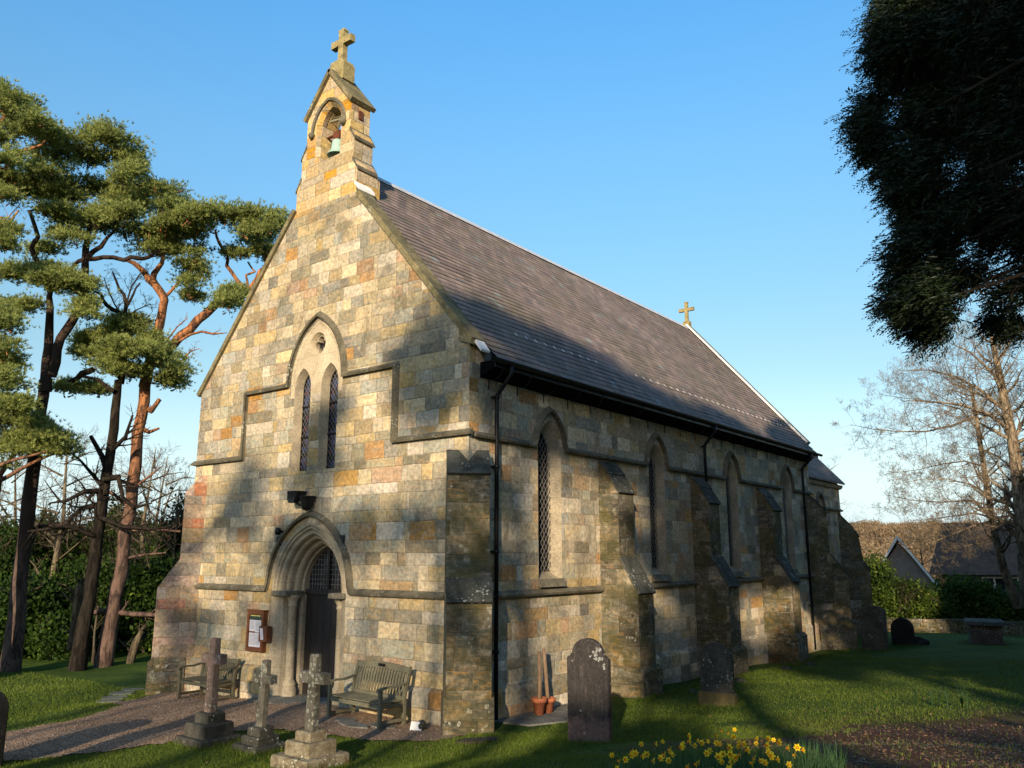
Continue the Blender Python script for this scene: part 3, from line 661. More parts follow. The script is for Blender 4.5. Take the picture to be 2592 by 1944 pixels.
# lead clips along the lower roof
clip = None
for y in list(np.arange(1.95, 5.4, .36)) + list(np.arange(7.2, 18.7, .40)):
    t = (7.55-RZ)/(sd.z); p0 = Vector((RX, y, RZ)) + sd*t + nrm*.034
    if clip is None:
        mb = MB(); mb.box((-.05,-.018,0), (.05,.018,.006)); clip = mb.build('roof_clip', M['leadw'], church); c_ = clip
    else: c_ = clip.copy(); COL.objects.link(c_); c_.parent = church
    c_.location = p0 - Vector(CO); c_.rotation_euler = (0, math.atan2(-sd.z, sd.x), rnd.uniform(-.15, .15))
# copings
def coping(y0, y1, ztop, zbot, x0, xr, name='coping', side=1, mat='coping', th=.12, lift=.10):
    mb = MB(); X = lambda x: x if side > 0 else 2*RX-x
    d = Vector((xr-x0, 0, zbot-ztop)).normalized(); nn = Vector((-d.z, 0, d.x)); L = math.hypot(xr-x0, zbot-ztop); k = 0; n = max(1, round(L/.95))
    for i in range(n):
        a = Vector((x0, y0, ztop)) + d*(L*i/n) + nn*(lift+rnd.uniform(-.004,.004)); b = Vector((x0, y0, ztop)) + d*(L*(i+1)/n-.008) + nn*(lift+rnd.uniform(-.004,.004))
        q = [a - nn*th, b - nn*th, b, a]; mb.prism([(X(p.x), p.y, p.z) for p in q], (0, y1-y0, 0))
    return mb.build(name, M[mat], church, CO)
coping(-.07, .34, 10.95, 6.93, -3.38, .06); coping(-.07, .34, 11.1, 6.93, -3.52, .06, side=-1)
mb = MB(); mb.prism([(-.22,-.08,7.0),(.10,-.08,6.88),(.10,-.08,7.02),(-.20,-.08,7.36)], (0,.43,0)); mb.build('kneeler', M['coping'], church, CO)
coping(19.2, 19.5, 12.35, 6.98, RX, .10); coping(19.2, 19.5, 12.35, 6.98, RX, .10, side=-1)
coping(19.08, 19.19, 12.32, 6.96, RX, .10, 'flashing', 1, 'leadw', .06, .12)
mb = MB(); mb.prism([(-3.46,-.06,11.22),(-3.30,-.06,11.02),(-3.30,-.06,11.08),(-3.46,-.06,11.28)], (0,.5,0)); mb.build('flashing', M['leadw'], church, CO)
mb = MB(); mb.prism([(.10,.02,6.93),(.26,.02,6.73),(.28,.02,6.77),(.13,.02,6.98)], (0,.26,0)); mb.build('flashing', M['leadw'], church, CO)
mb = MB(); mb.prism([(.005,.31,6.30),(EX-.06,.31,6.46),(EX-.04,.31,6.60),(.005,.31,6.60)], (0,18.9,0)); mb.build('eaves_board', M['pitch'], church, CO)
# gutter, brackets, downpipes
mb = MB(); gp = [(.06*math.cos(a)+EX+.03, EZ-.03+.065*math.sin(a)) for a in np.linspace(math.pi, 2*math.pi, 7)]
mb.loft([[(x, y, z) for x, z in gp] for y in (.02, 19.72)], closed=False, smooth=True); mb.loft([[(x*.97+.012, y, z+.012) for x, z in gp] for y in (.02, 19.72)], closed=False)
mb.box((EX-.05, .3, EZ-.16), (EX-.02, 19.5, EZ-.03)); mb.box((EX-.04,.0,EZ-.11),(EX+.1,.02,EZ+.02))
mb.build('gutter', M['black'], church, CO)
br = None
for y in np.arange(.55, 19.4, .92):
    if br is None:
        mb = MB(); mb.tube([(EX+.0,0,EZ-.1),(EX-.12,0,EZ-.30),(EX-.27,0,EZ-.36),(.03,0,EZ-.30)], .012, 5); mb.tube([(.03,0,EZ-.30),(.03,0,EZ-.52)], .012, 5); mb.tube([(EX-.02,0,EZ-.12),(.03,0,EZ-.22)], .014, 5)
        br = mb.build('gutter_bracket', M['black'], church, (-4.55,0,0)); br.location.y = y
    else: c_ = br.copy(); COL.objects.link(c_); c_.parent = church; c_.location.y = y
def pipe(y, zb, r=.042):
    mb = MB(); mb.tube([(EX+.03, y, EZ-.08), (EX+.03, y, EZ-.24), (EX-.05, y, EZ-.34), (.20, y, EZ-.52), (.11, y, EZ-.62), (.10, y, EZ-.8), (.10, y, zb)], r, 10)
    for z in (EZ-.66, 4.6, 3.0, 1.2):
        if z > zb+.1: mb.tube([(.10, y, z-.035), (.10, y, z+.035)], r*1.35, 10); mb.box((.0, y-.075, z-.012), (.06, y+.075, z+.012))
    mb.build('downpipe', M['black'], church, CO)
pipe(.72, -.2); pipe(10.2, 4.95); pipe(18.5, -.3, .05)

# --- bellcote, a stone turret on the gable
bc = MB(); BX = -4.53
bo = opening(BX, .46, 13.03, .20, 12.16, 10)
def stage(poly, holes, y0, y1):
    bc.sheet(poly, holes, lambda u, v: (u, y0, v)); bc.sheet(poly, holes, lambda u, v: (u, y1, v))
    n = len(poly)
    for i in range(n):
        a, b = poly[i], poly[(i+1) % n]; bc.add([(a[0],y0,a[1]),(b[0],y0,b[1]),(b[0],y1,b[1]),(a[0],y1,a[1])], [(0,1,2,3)])
# the front outline steps in with sloped offsets; front flush with the gable wall
A_, B_, C_ = .80, .94, 1.08
front = [(BX-C_,11.036),(BX+C_,11.036),(BX+C_,11.70),(BX+B_,11.92),(BX+B_,12.50),(BX+A_,12.72),(BX+A_,13.42),(BX,14.42),(BX-A_,13.42),(BX-A_,12.72),(BX-B_,12.50),(BX-B_,11.92),(BX-C_,11.70)]
stage(front, [bo], 0.0, .58)
cot = bc.build('bellcote', M['ashlar_t'], church, CO)
mb = MB(); mb.box((BX-C_+.004, .581, 11.0), (BX+C_-.004, .72, 11.5)); mb.prism([(BX-C_+.004,.581,11.5),(BX-C_+.004,.72,11.5),(BX-C_+.004,.581,11.64)], (2*C_-.008,0,0)); mb.build('lower_block', M['ashlar_t'], cot, CO)
mb = MB(); Gi = opening(BX, .38, 13.03, .20, 12.16, 10)
strip(mb, bo, Gi, PF, 0, .10); strip(mb, Gi, Gi, PF, .10, .58)
mb.add([PF(BX-.46,12.16,0), PF(BX+.46,12.16,0), PF(BX+.46,12.16,-.58), PF(BX-.46,12.16,-.58)], [(0,1,2,3)]); mb.build('bell_opening', M['ashlar_t'], cot, CO)
mb = MB(); mb.sweep(arch(BX, .56, 12.98, .20, 12), [(-.03,0),(-.03,.05),(.02,.07),(.06,0)], PF)
for s_ in (-1, 1): mb.lathe([(0,-.09),(.06,-.06),(.085,0),(.06,.06),(0,.08)], (BX+s_*.57, -.05, 12.93), 10)
mb.build('hood_mould', M['mould_s'], cot, CO)
for s_ in (-1, 1):      # sloped offsets with a nosing, both sides
    for (h0, z0, h1, z1) in ((C_, 11.66, B_, 11.94), (B_, 12.46, A_, 12.74)):
        mb = MB(); a = (BX+s_*(h0+.035), z0-.03); b = (BX+s_*(h1-.01), z1); c = (BX+s_*(h1-.03), z1-.07); d = (BX+s_*(h0+.035), z0-.085)
        mb.prism([(p[0], -.02, p[1]) for p in (a, b, c, d)], (0, .64, 0)); mb.build('offset_ledge', M['mould'], cot, CO)
for s_ in (-1, 1):
    mb = MB(); d = Vector((s_*1.0, -1.24)).normalized(); nn = Vector((-d.y, d.x)) if s_ > 0 else Vector((d.y, -d.x)); a = Vector((BX, 14.50)); b = a + d*1.40
    nn = nn if nn.y > 0 else -nn
    mb.prism([(p.x, -.08, p.y) for p in (a-nn*.07, b-nn*.07, b+nn*.035, a+nn*.035)], (0, .76, 0)); mb.build('coping', M['coping'], cot, CO)
mb = MB(); mb.prism([(BX-.27,.14,14.28),(BX+.27,.14,14.28),(BX+.27,.14,14.72),(BX+.19,.14,14.84),(BX-.19,.14,14.84),(BX-.27,.14,14.72)], (0,.36,0)); cb = mb.build('cross_base', M['cross'], cot, CO)
def gable_cross(c, h, arm, w, zarm, name, mat, parent):
    mb = MB(); x, y, z = c; t = w/2
    poly = [(-t*1.15,0),(t*1.15,0),(t,h*.2),(t,zarm-t),(arm,zarm-t*1.1),(arm,zarm+t*1.1),(t,zarm+t),(t,h-.05),(t*1.25,h-.05),(t*1.25,h),(-t*1.25,h),(-t*1.25,h-.05),(-t,h-.05),(-t,zarm+t),(-arm,zarm+t*1.1),(-arm,zarm-t*1.1),(-t,zarm-t),(-t,h*.2)]
    mb.prism([(x+a, y-t*.9, z+b) for a, b in poly], (0, w*.9, 0)); return mb.build(name, mat, parent, CO)
gable_cross((BX, .32, 14.84), .92, .36, .17, .58, 'cross', M['cross'], cot)
mb = MB(); mb.tube([(BX-.45,.30,12.94),(BX+.45,.30,12.94)], .035, 8); mb.box((BX-.11,.24,12.78),(BX+.11,.36,13.0)); bell_p = mb.build('headstock', M['rust'], cot, CO)
mb = MB(); mb.lathe([(0,.36),(.07,.36),(.12,.33),(.145,.25),(.155,.12),(.19,.03),(.245,-.03),(.25,-.06),(.235,-.06),(.17,.03),(.13,.12),(0,.28)], (BX,.30,12.42), 24); mb.lathe([(0,.0),(.035,.0),(.045,-.06),(0,-.09)], (BX,.30,12.36), 8); mb.build('bell', M['bell'], cot, CO)
mb = MB(); mb.tube([(BX+.05,.24,12.95),(BX+.16,.2,13.28)], .02, 5); mb.box((BX-.12,.16,13.2),(BX+.26,.2,13.25), 0, .2); mb.tube([(BX-.2,.25,13.38),(BX+.2,.25,13.34)], .014, 5); mb.build('bell_lever', M['bench'], cot, CO)
mb = MB(); mb.box((BX+A_,.22,13.02),(BX+A_+.03,.34,13.24)); mb.build('iron_plate', M['rust'], cot, CO)
mb = MB(); mb.box((RX-.14,19.22,12.30),(RX+.14,19.46,12.56)); ec = mb.build('cross_base', M['cross'], church, CO)
gable_cross((RX, 19.34, 12.50), .92, .34, .13, .58, 'cross', M['cross'], church)

# --- chancel
CXS, CY1 = -1.0, 26.65
mb = MB(); PC = lambda u, v, o=0.: (CXS+o, u, v)
ch = opening(23.75, .34, 5.05, .14, 3.4)
mb.sheet([(19.5,-1),(CY1,-1),(CY1,6.0),(19.5,6.0)], [ch], PC); xN = 2*RX-CXS
mb.sheet([(xN,-1),(CXS,-1),(CXS,6.0),(RX,10.0),(xN,6.0)], [], lambda u, v: (u, CY1, v)); mb.add([(xN,19.5,-1),(xN,CY1,-1),(xN,CY1,6),(xN,19.5,6)], [(0,1,2,3)])
mb.build('chancel_wall', M['ashlar_s'], church, CO)
fr = lancet(PC, 23.75, .34, 5.05, .14, 3.4, .2, .2, M['dressed2'], M['glass'], .15, .085)
mb = MB(); mb.sweep([(19.5,4.86),(23.75-.5,4.86)]+arch(23.75,.46,4.9,.15,10)[1:-1]+[(23.75+.5,4.86),(CY1+.08,4.86)], STR, PC); mb.build('string_course', M['mould_s'], church, CO)
mb = MB(); mb.sweep([(19.5,5.86),(CY1+.1,5.86)], [(-.08,0),(-.05,.10),(.0,.13),(.10,.16),(.14,0)], PC); mb.build('cornice', M['dressed'], church, CO)
for s_ in (-1, 1):
    mb = MB(); X = lambda x: x if s_ > 0 else 2*RX-x
    mb.prism([(X(RX),19.5,10.15),(X(CXS+.25),19.5,5.98),(X(CXS+.25),19.5,6.06),(X(RX),19.5,10.25)], (0, CY1+.12-19.5, 0)); mb.build('roof', M['slate'], church, CO)
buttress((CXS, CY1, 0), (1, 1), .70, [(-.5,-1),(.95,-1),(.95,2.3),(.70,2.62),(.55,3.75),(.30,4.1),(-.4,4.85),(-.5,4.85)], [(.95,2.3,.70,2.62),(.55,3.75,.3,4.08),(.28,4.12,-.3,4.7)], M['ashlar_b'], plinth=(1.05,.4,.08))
# ------------------------------------------------------------ benches
def bench(name, label, L, loc, rz, mat, hi, slat_curve, seat_h=.43):
    t = thing(name, label, 'bench', loc, rz, 'wooden benches against the west wall'); h = L/2
    mb = MB()
    for k in range(6): y = -.26+k*.088; mb.box((-h+.03, y, seat_h-.025-abs(k-2.5)*-.003), (h-.03, y+.072, seat_h))
    mb.box((-h+.05,-.285,seat_h-.10), (h-.05,-.26,seat_h-.03)); mb.box((-h+.05,.24,seat_h-.10), (h-.05,.265,seat_h-.03)); mb.build('seat', mat, t)
    mb = MB(); n = int(L/.088)
    for k in range(n):
        x = -h+.09+(L-.18)*(k+.5)/n
        top = hi-.09 + (slat_curve*(1-(2*x/L)**2)); pts = [(.24,seat_h+.03),(.262+.012,seat_h+.18),(.30,seat_h+.33),(.36,top)]
        mb.loft([[(x-.022,y,z),(x+.022,y,z),(x+.022,y+.014,z),(x-.022,y+.014,z)] for y, z in pts], True, True)
    mb.box((-h+.05,.235,seat_h+.0), (h-.05,.265,seat_h+.06)); mb.build('backrest', mat, t)
    mb = MB(); N = 14; top = []; 
    rings = []
    for k in range(N+1):
        x = -h+.03+(L-.06)*k/N; c = slat_curve*(1-(2*x/L)**2)
        rings.append([(x,.35,hi-.10+c*.6),(x,.385,hi-.10+c*.6),(x,.40,hi-.015+c),(x,.365,hi-.015+c)])
    mb.loft(rings, True, True); rail = mb.build('top_rail', mat, t)
    if slat_curve: mb = MB(); mb.box((-.09,.335,hi-.045), (.09,.368,hi+.005)); mb.build('plaque', M['black'], rail)
    for s_ in (-1, 1):
        x0 = s_*(h-.03); a, b = x0-.03, x0+.03
        mb = MB(); mb.box((a,-.30,-.08), (b,-.24,seat_h+.21)); mb.build('leg', mat, t)
        mb = MB(); mb.loft([[(a,y,z),(b,y,z),(b,y+.055,z),(a,y+.055,z)] for y, z in ((.27,-.08),(.25,seat_h),(.30,seat_h+.3),(.375,hi+.0))], True, True); mb.build('leg', mat, t)
        mb = MB(); mb.loft([[(a-.012,y,z),(b+.012,y,z),(b+.012,y,z+.03),(a-.012,y,z+.03)] for y, z in ((-.34,seat_h+.19),(-.30,seat_h+.215),(-.15,seat_h+.235),(.05,seat_h+.225),(.29,seat_h+.27))], True, True); mb.build('armrest', mat, t)
        mb = MB(); mb.box((a+.012,-.25,.08), (b-.012,.27,.13)); mb.box((a+.012,-.25,seat_h-.10), (b-.012,.27,seat_h-.04)); mb.build('side_rail', mat, t)
    return t
bench('bench', 'broad weathered grey-green bench with curved top rail, right of the church door', 1.52, (-1.86,-.64,gz(-1.9,-.66)+.0), R(-4), M['bench'], .98, .05)
bench('bench', 'darker straight-backed bench left of the church door, behind the tallest stone cross', 1.22, (-7.0,-.62,gz(-7,-.6)+.0), R(2), M['bench2'], .86, 0)

# ------------------------------------------------------------ stone crosses
def stone_cross(label, loc, tiers, shaft_h, arm_z, arm, w, mats, lean=(0, 0), rz=0):
    t = thing('stone_cross', label, 'grave cross', loc, rz, 'stone grave crosses on stepped bases by the gravel path'); z = -.12
    for k, (s_, h) in enumerate(tiers):
        mb = MB(); mb.cbox((-s_/2, -s_/2, z), (s_/2, s_/2, z+h+(.12 if k == 0 else 0)), .022); st = mb.build('step', mats[1], t); z += h+(.12 if k == 0 else 0)
    mb = MB(); a = w/2; H_ = shaft_h
    def ring(hw, zz, cx=.0):
        c = .018; lx = lean[0]*zz; ly = lean[1]*zz
        return [(sx*(hw-(c if e else 0))+lx, sy*(hw*.8-(0 if e else c))+ly, z+zz) for sx, sy, e in ((-1,-1,1),(1,-1,1),(1,-1,0),(1,1,0),(1,1,1),(-1,1,1),(-1,1,0),(-1,-1,0))]
    mb.loft([ring(a*1.12, -.03), ring(a*1.08, H_*.3), ring(a, arm_z-a*1.2), ring(a, arm_z+a), ring(a*.96, H_-.012), ring(a*.86, H_)], True, True)
    for s_ in (-1, 1):
        lx = lean[0]*arm_z; ly = lean[1]*arm_z
        x0, x1 = sorted((s_*a*.9+lx, s_*arm+lx)); mb.box((x0, -a*.79+ly, z+arm_z-a*.95), (x1, a*.79+ly, z+arm_z+a*.95), jit=.003)
    mb.build('shaft', mats[0], t); return t
c1 = (-2.45, -3.45); c2 = (-1.38, -3.25); c3 = (.20, -3.56)
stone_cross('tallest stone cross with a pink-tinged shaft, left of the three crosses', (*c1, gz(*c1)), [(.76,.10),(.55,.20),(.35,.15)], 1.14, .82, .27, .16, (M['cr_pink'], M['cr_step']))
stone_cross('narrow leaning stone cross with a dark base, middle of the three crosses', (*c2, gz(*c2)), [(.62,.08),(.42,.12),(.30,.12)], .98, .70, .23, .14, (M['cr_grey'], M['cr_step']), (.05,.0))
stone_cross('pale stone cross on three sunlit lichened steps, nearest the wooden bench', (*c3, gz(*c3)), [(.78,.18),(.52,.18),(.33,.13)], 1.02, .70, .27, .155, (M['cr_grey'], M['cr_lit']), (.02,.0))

# unseen caster of the long shadow on gravel and wall; memorial-cross form made up
p_ = (-.5, -10.4); t = thing('memorial_cross', 'tall wheel-headed memorial cross to the left of the photographer', 'memorial', (*p_, gz(*p_)), R(-28)); zt = 3.85-gz(*p_)
mb = MB(); mb.cbox((-.55,-.4,-.3),(.55,.4,.35),.04); mb.cbox((-.38,-.28,.35),(.38,.28,.62),.03); mb.build('base', M['cr_step'], t)
mb = MB(); mb.loft([[(a*w_,b*.13,z) for a, b in ((-1,-1),(1,-1),(1,1),(-1,1))] for w_, z in ((.26,.62),(.19,zt-.75),(.17,zt))], True, True); mb.box((-.42,-.11,zt-.62),(.42,.11,zt-.32)); mb.build('shaft', M['cr_grey'], t)
mb = MB(); mb.tube([(.33*math.cos(a),0,zt-.47+.33*math.sin(a)) for a in np.linspace(0,2*math.pi,25)], .06, 6); mb.build('wheel', M['cr_grey'], t)

# ------------------------------------------------------------ headstones
def headstone(label, loc, w, h, th, prof, mats, rz=0, lean=0.0, foot=None, name='headstone'):
    t = thing(name, label, 'headstone', loc, rz, 'headstones on the lawn south of the church')
    mb = MB(); pts = [(x*w, z*h) for x, z in prof]; b = .015; th2 = th/2
    def r(y, s_): return [((x)*(1-s_), y+lean*z, z*(1-s_*.5)) for x, z in pts]
    mb.loft([r(-th2+.0, .022), r(-th2+.015, 0), r(th2-.015, 0), r(th2, .022)], True, True)
    mb.build('slab', mats[0], t)
    if foot: mb = MB(); fw, fh, ft = foot; mb.cbox((-fw/2,-ft/2,-.3), (fw/2,ft/2,fh), .02); mb.build('foot', mats[1], t)
    return t
def hit(px, py, dz=0.0):
    d = 6.0
    while d < 80:
        p = at(px, py, d)
        if p[2] < gz(p[0], p[1])+dz: break
        d += .05
    return (float(p[0]), float(p[1]), gz(p[0], p[1]))
def shoulders():
    L = [(-.5,-.2),(-.5,.80),(-.47,.815),(-.43,.82),(-.405,.845)]
    for k in range(13): a = math.pi-math.pi*k/12; L.append((.375*math.cos(a), .845+.155*math.sin(a)))
    return L + [(.405,.845),(.43,.82),(.47,.815),(.5,.80),(.5,-.2)]
def gothic():
    L = [(-.48,-.2),(-.5,.72)]
    for u, z in arch(0, .5, .72, .25, 8)[1:]: L.append((u, .72+(z-.72)*.40))
    return L[:-1] + [(.5,.72),(.48,-.2)]
def rounded(sh=.75):
    L = [(-.5,-.2)] + [(.5*math.cos(math.pi-math.pi*k/16), sh+(1-sh)*math.sin(math.pi*k/16)) for k in range(17)] + [(.5,-.2)]
    return L
def split_mat(name, lo, hi, zc):
    s = NT(name, .9, .15); P = s.geo(); z = s.sep(s.obj())[2]; n = s.noise(P, 5, 5, .7); n2 = s.noise(P, 24, 4, .7)
    runs = s.noise(s.vm('MULTIPLY', s.obj(), (9, 9, 1.2)), 2.2, 5, .7, .5)
    c = s.mix(s.mr(s.m('ADD', z, s.m('MULTIPLY', s.m('SUBTRACT', n, .5), .5)), zc-.05, zc+.06), lo, hi)
    c = s.mix(s.mr(runs, .5, .7, 0, .55), c, (.11,.09,.08)); c = s.hsv(c, .5, 1, s.mr(n2, .3, .7, .6, 1.35))
    d = s.vor(P, 13); lm = s.m('MULTIPLY', s.m('LESS_THAN', d, s.mr(s.noise(P, 3.1, 4), .48, .75, 0, .55)), s.mr(s.noise(P, 50, 3), .35, .55))
    c = s.mix(s.m('MULTIPLY', lm, .8), c, (.36,.36,.33)); s.bump(s.m('ADD', n2, s.m('MULTIPLY', runs, .8)), .8, .012); return s.color(c)
M['hs1'] = split_mat('headstone_two_tone', (.17,.095,.072), (.040,.034,.030), .30)
headstone('large round-shouldered dark headstone with lichen and a reddish foot, beside the plant pots', (3.02,-.72,gz(3.02,-.72)), .71, 1.46, .10, shoulders(), (M['hs1'],), R(2))
headstone('dark pointed headstone on a yellowish foot stone, in front of the second buttress', hit(1818,1785), .68, 1.17, .11, gothic(), (M['head_grey'], M['head_yel']), R(3), foot=(.74,.24,.18))
headstone('tall grey lichened headstone leaning at the far end of the church', hit(2216,1646), .86, 1.5, .16, rounded(.84), (M['head_grey'],), R(-6), lean=.04)
headstone('small blackened round-topped headstone near the far stone wall', hit(2288,1633), .78, .98, .2, rounded(.6), (M['head_black'],), R(0), name='headstone')
headstone('dark headstone cut off by the left edge at the gravel path', (-3.55,-6.3,gz(-3.5,-6.3)), .72, 1.0, .14, rounded(.78), (M['head_black'],), R(8))
def boulder(loc, s, label, cat='stone', name='stone', mat=None, group=None):
    me_b = bmesh.new(); bmesh.ops.create_icosphere(me_b, subdivisions=3, radius=1)
    for v in me_b.verts:
        n = 1+.13*math.sin(v.co.x*4+loc[0])+.1*math.sin(v.co.y*5+v.co.z*3); v.co = Vector((v.co.x*s[0], v.co.y*s[1], v.co.z*s[2]))*n
    me = bpy.data.meshes.new(name); me_b.to_mesh(me); me_b.free(); me.materials.append(mat or M['head_black'])
    o = bpy.data.objects.new(name, me); COL.objects.link(o); o.location = loc; return tag(o, label, cat, group)
p_ = hit(2330,1632)[:2]; boulder((*p_, gz(*p_)+.06), (.30,.2,.2), 'dark rough stone lying at the right foot of the small black headstone', 'boulder', 'boulder')
# chest tomb
p_ = hit(2497,1628)[:2]; tt = thing('chest_tomb', 'low chest tomb of reddish stone with a flat grey lid, far right on the lawn', 'tomb', (*p_, gz(*p_)), R(12))
mb = MB(); mb.box((-.52,-.85,-.3), (.52,.85,.72)); mb.box((-.60,-.93,-.3),(.60,.93,.08)); mb.build('chest', M['tomb'], tt)
mb = MB(); mb.cbox((-.66,-1.0,.72), (.66,1.0,.86), .03); mb.build('lid', M['slab'], tt)

# ------------------------------------------------------------ small things round the church
for k, (x, y, lean, hs_, lab) in enumerate([(.42,1.62,(.03,.05),1.12,'terracotta pot in front with a short stake standing in it'),(.40,1.95,(-.02,.0),1.16,'terracotta pot behind with a taller stake, close to the wall')]):
    z = gz(x, y)+.03; t = thing('plant_pot', lab, 'plant pot', (x, y, z), 0, 'terracotta pots by the south wall')
    s_ = 1.0 if k == 0 else .9; mb = MB(); mb.lathe([(0,.01),(.085*s_,0),(.125*s_,.22*s_),(.15*s_,.22*s_),(.155*s_,.30*s_),(.135*s_,.30*s_),(.12*s_,.24*s_),(0,.23*s_)], (0,0,0), 20); mb.build('pot', M['terra'], t)
    mb = MB(); mb.lathe([(0,.26*s_),(.128*s_,.255*s_)], (0,0,0), 16); mb.build('soil', M['head_black'], t)
    st = thing('wooden_stake', ('shorter' if k == 0 else 'taller')+' round wooden stake standing in the '+('front' if k == 0 else 'rear')+' terracotta pot', 'stake', (x, y, z+.1), 0, 'stakes standing in the pots')
    mb = MB(); mb.tube([(0,0,0),(lean[0]*.5-.04,lean[1],.5),(lean[0]-.08,lean[1]*1.6,hs_-.1)], [.04,.038,.036], 9); mb.build('pole', M['stake'], st)
def slab_stone(name, label, cat, x, y, poly, th, mat, group=None, dz=0, kind=None):
    z = gz(x, y)+dz; mb = MB()
    mb.prism([(a, b, gz(x+a, y+b)-z-.05+dz) for a, b in poly], (0, 0, th+.05)); o = mb.build(name, mat); o.location = (x, y, z); return tag(o, label, cat, group, kind)
def blob(rx, ry, n=14, j=.08, seed=0):
    r_ = random.Random(seed); return [(rx*math.cos(2*math.pi*k/n)*(1+r_.uniform(-j, j)), ry*math.sin(2*math.pi*k/n)*(1+r_.uniform(-j, j))) for k in range(n)]
slab_stone('stone_slab', 'large flat grey slab lying under the plant pots against the wall', 'slab', .62, 1.75, [(-.6,-1.15),(.35,-1.2),(.72,-.5),(.68,.7),(.3,1.2),(-.6,1.25)], .03, M['flag'])
slab_stone('drain_cover', 'round brown stone cover set in the grass at the corner buttress', 'drain cover', 1.28, -1.22, blob(.33,.33,28,.01), .05, M['tomb'])
for k, (x, y) in enumerate([(-8.95,-1.75),(-9.5,-1.35),(-10.1,-.85),(-10.6,-.3)]):
    slab_stone('stepping_stone', ['stepping stone nearest the gravel path, left of the church','second stepping stone from the gravel path','third stepping stone from the gravel path','farthest stepping stone, beside the left buttress'][k], 'stepping stone', x, y, blob(.36,.26,10,.12,k), .035, M['flag'], 'stepping stones in the lawn left of the church')
for k, (x, y, w) in enumerate([(-1.75,-1.02,.34),(-1.35,-.72,.3),(-2.15,-.85,.26)]):
    slab_stone('flat_stone', ['flat stone in the gravel in front of the right bench legs','flat stone beside the right end of the bench','small flat stone under the right bench'][k], 'flat stone', x, y, blob(w,.16,9,.2,k+5), .04, M['flag'], 'flat stones by the bench')
t = thing('small_plaque', 'small white plaque propped on the ground at the corner buttress', 'plaque', (-.62,-.62,gz(-.62,-.62)), R(15)); mb = MB(); mb.prism([(-.11,0,0),(.11,0,0),(.11,.06,.15),(-.11,.06,.15)], (0,.015,0)); mb.build('plate', M['leadw'], t)
boulder((-.58,-.50,gz(-.58,-.5)+.07), (.08,.08,.11), 'small rough stone behind the white plaque at the corner buttress', 'small rock', 'small_rock', M['head_grey'])
def stones_along(pts, group, lab, mat):
    for k, (x, y, s_) in enumerate(pts): boulder((x, y, gz(x, y)), (s_, s_*.8, s_*.45), lab[k], 'kerb stone', 'kerb_stone', mat, group)
stones_along([(1.5,5.9,.16),(1.35,7.1,.14),(1.55,8.4,.18),(1.3,12.2,.2),(1.6,13.4,.17)], 'stones in the border along the south wall',
 ['rough border stone just beyond the first buttress','rough border stone below the second window','rough border stone before the second buttress','rough border stone below the third window','rough border stone before the third buttress'], M['head_grey'])
# notice board
t = thing('notice_board', 'brown wooden notice case with white notices on the wall left of the door', 'notice board', (-6.08,-.0,.86)); w, h = .30, .86
mb = MB(); mb.box((-w,-.09,0),(w,0,h)); mb.prism([(-w-.03,-.13,h),(w+.03,-.13,h),(w+.03,-.13,h+.02),(-w-.03,-.13,h+.02)], (0,.13,0)); mb.box((-w,-.115,0),(-w+.075,-.09,h)); mb.box((w-.075,-.115,0),(w,-.09,h)); mb.box((-w+.075,-.115,0),(w-.075,-.09,.075)); mb.box((-w+.075,-.115,h-.075),(w-.075,-.09,h)); mb.build('case', M['case'], t)
mb = MB(); mb.box((-w+.08,-.094,h-.19),(w-.08,-.0925,h-.08)); hd = mb.build('header_strip', M['green_head'], t)
mb = MB(); x = -w+.11
for wd in (.05,.07,.05,.08,.04):
    mb.box((x,-.0962,h-.115),(x+wd,-.0945,h-.098)); x += wd+.014
mb.build('lettering', M['gold'], hd)
for k, (a, b, c, d) in enumerate([(-w+.085,.42,-.01,h-.2),(-.005,.40,w-.085,h-.2),(-w+.085,.09,w-.085,.385)]):
    mb = MB(); mb.box((a,-.0945,b),(c,-.0925,d)); pp = mb.build('notice', M['paper'], t)
    mb = MB(); z = d-.04
    while z > b+.03: mb.box((a+.02,-.0962,z),(c-.02-rnd.random()*.05,-.0946,z+.006)); z -= .026
    mb.build('print', M['ink'], pp)
t = thing('small_notice_box', 'small brown box with a white card fixed beside the door arch', 'notice box', (-5.74,-.0,1.08), 0); mb = MB(); mb.box((-.14,-.14,0),(.14,-.02,.33)); mb.build('box', M['case'], t)
mb = MB(); mb.prism([(-.11,-.143,.28),(-.01,-.143,.29),(.04,-.143,.05),(-.06,-.143,.04)], (0,-.003,0)); mb.build('card', M['paper'], t)
# floodlight: two lamp heads on a bracket
t = thing('floodlight', 'black twin floodlight with sensor on the wall above the door', 'floodlight', (-4.55,0,4.0))
mb = MB()
mb.loft([[(-.22+dx*sc,-.14-dy*sc*.9-.12*q_,.30-.26*q_) for dx, dy in ((-.15,-.10),(.15,-.10),(.15,.14),(-.15,.14))] for q_, sc in ((0,1.1),(.35,.95),(.8,.75),(1.0,.55))], True, True)
for k in range(5): mb.box((-.22-.135+k*.06,-.33,.10),(-.22-.12+k*.06,-.05,.30))
mb.build('lamp_head', M['black'], t)
mb = MB(); mb.lathe([(0,-.20),(.08,-.17),(.12,-.08),(.13,.0),(.17,.10),(.18,.12),(0,.12)], (.12,-.16,.06), 12); mb.build('sensor', M['black'], t)
mb = MB(); mb.tube([(-.3,-.13,.04),(-.15,-.13,.0),(.1,-.12,.02)], .03, 6); mb.box((-.2,-.06,-.08),(-.02,0,.1)); mb.build('bracket', M['black'], t)
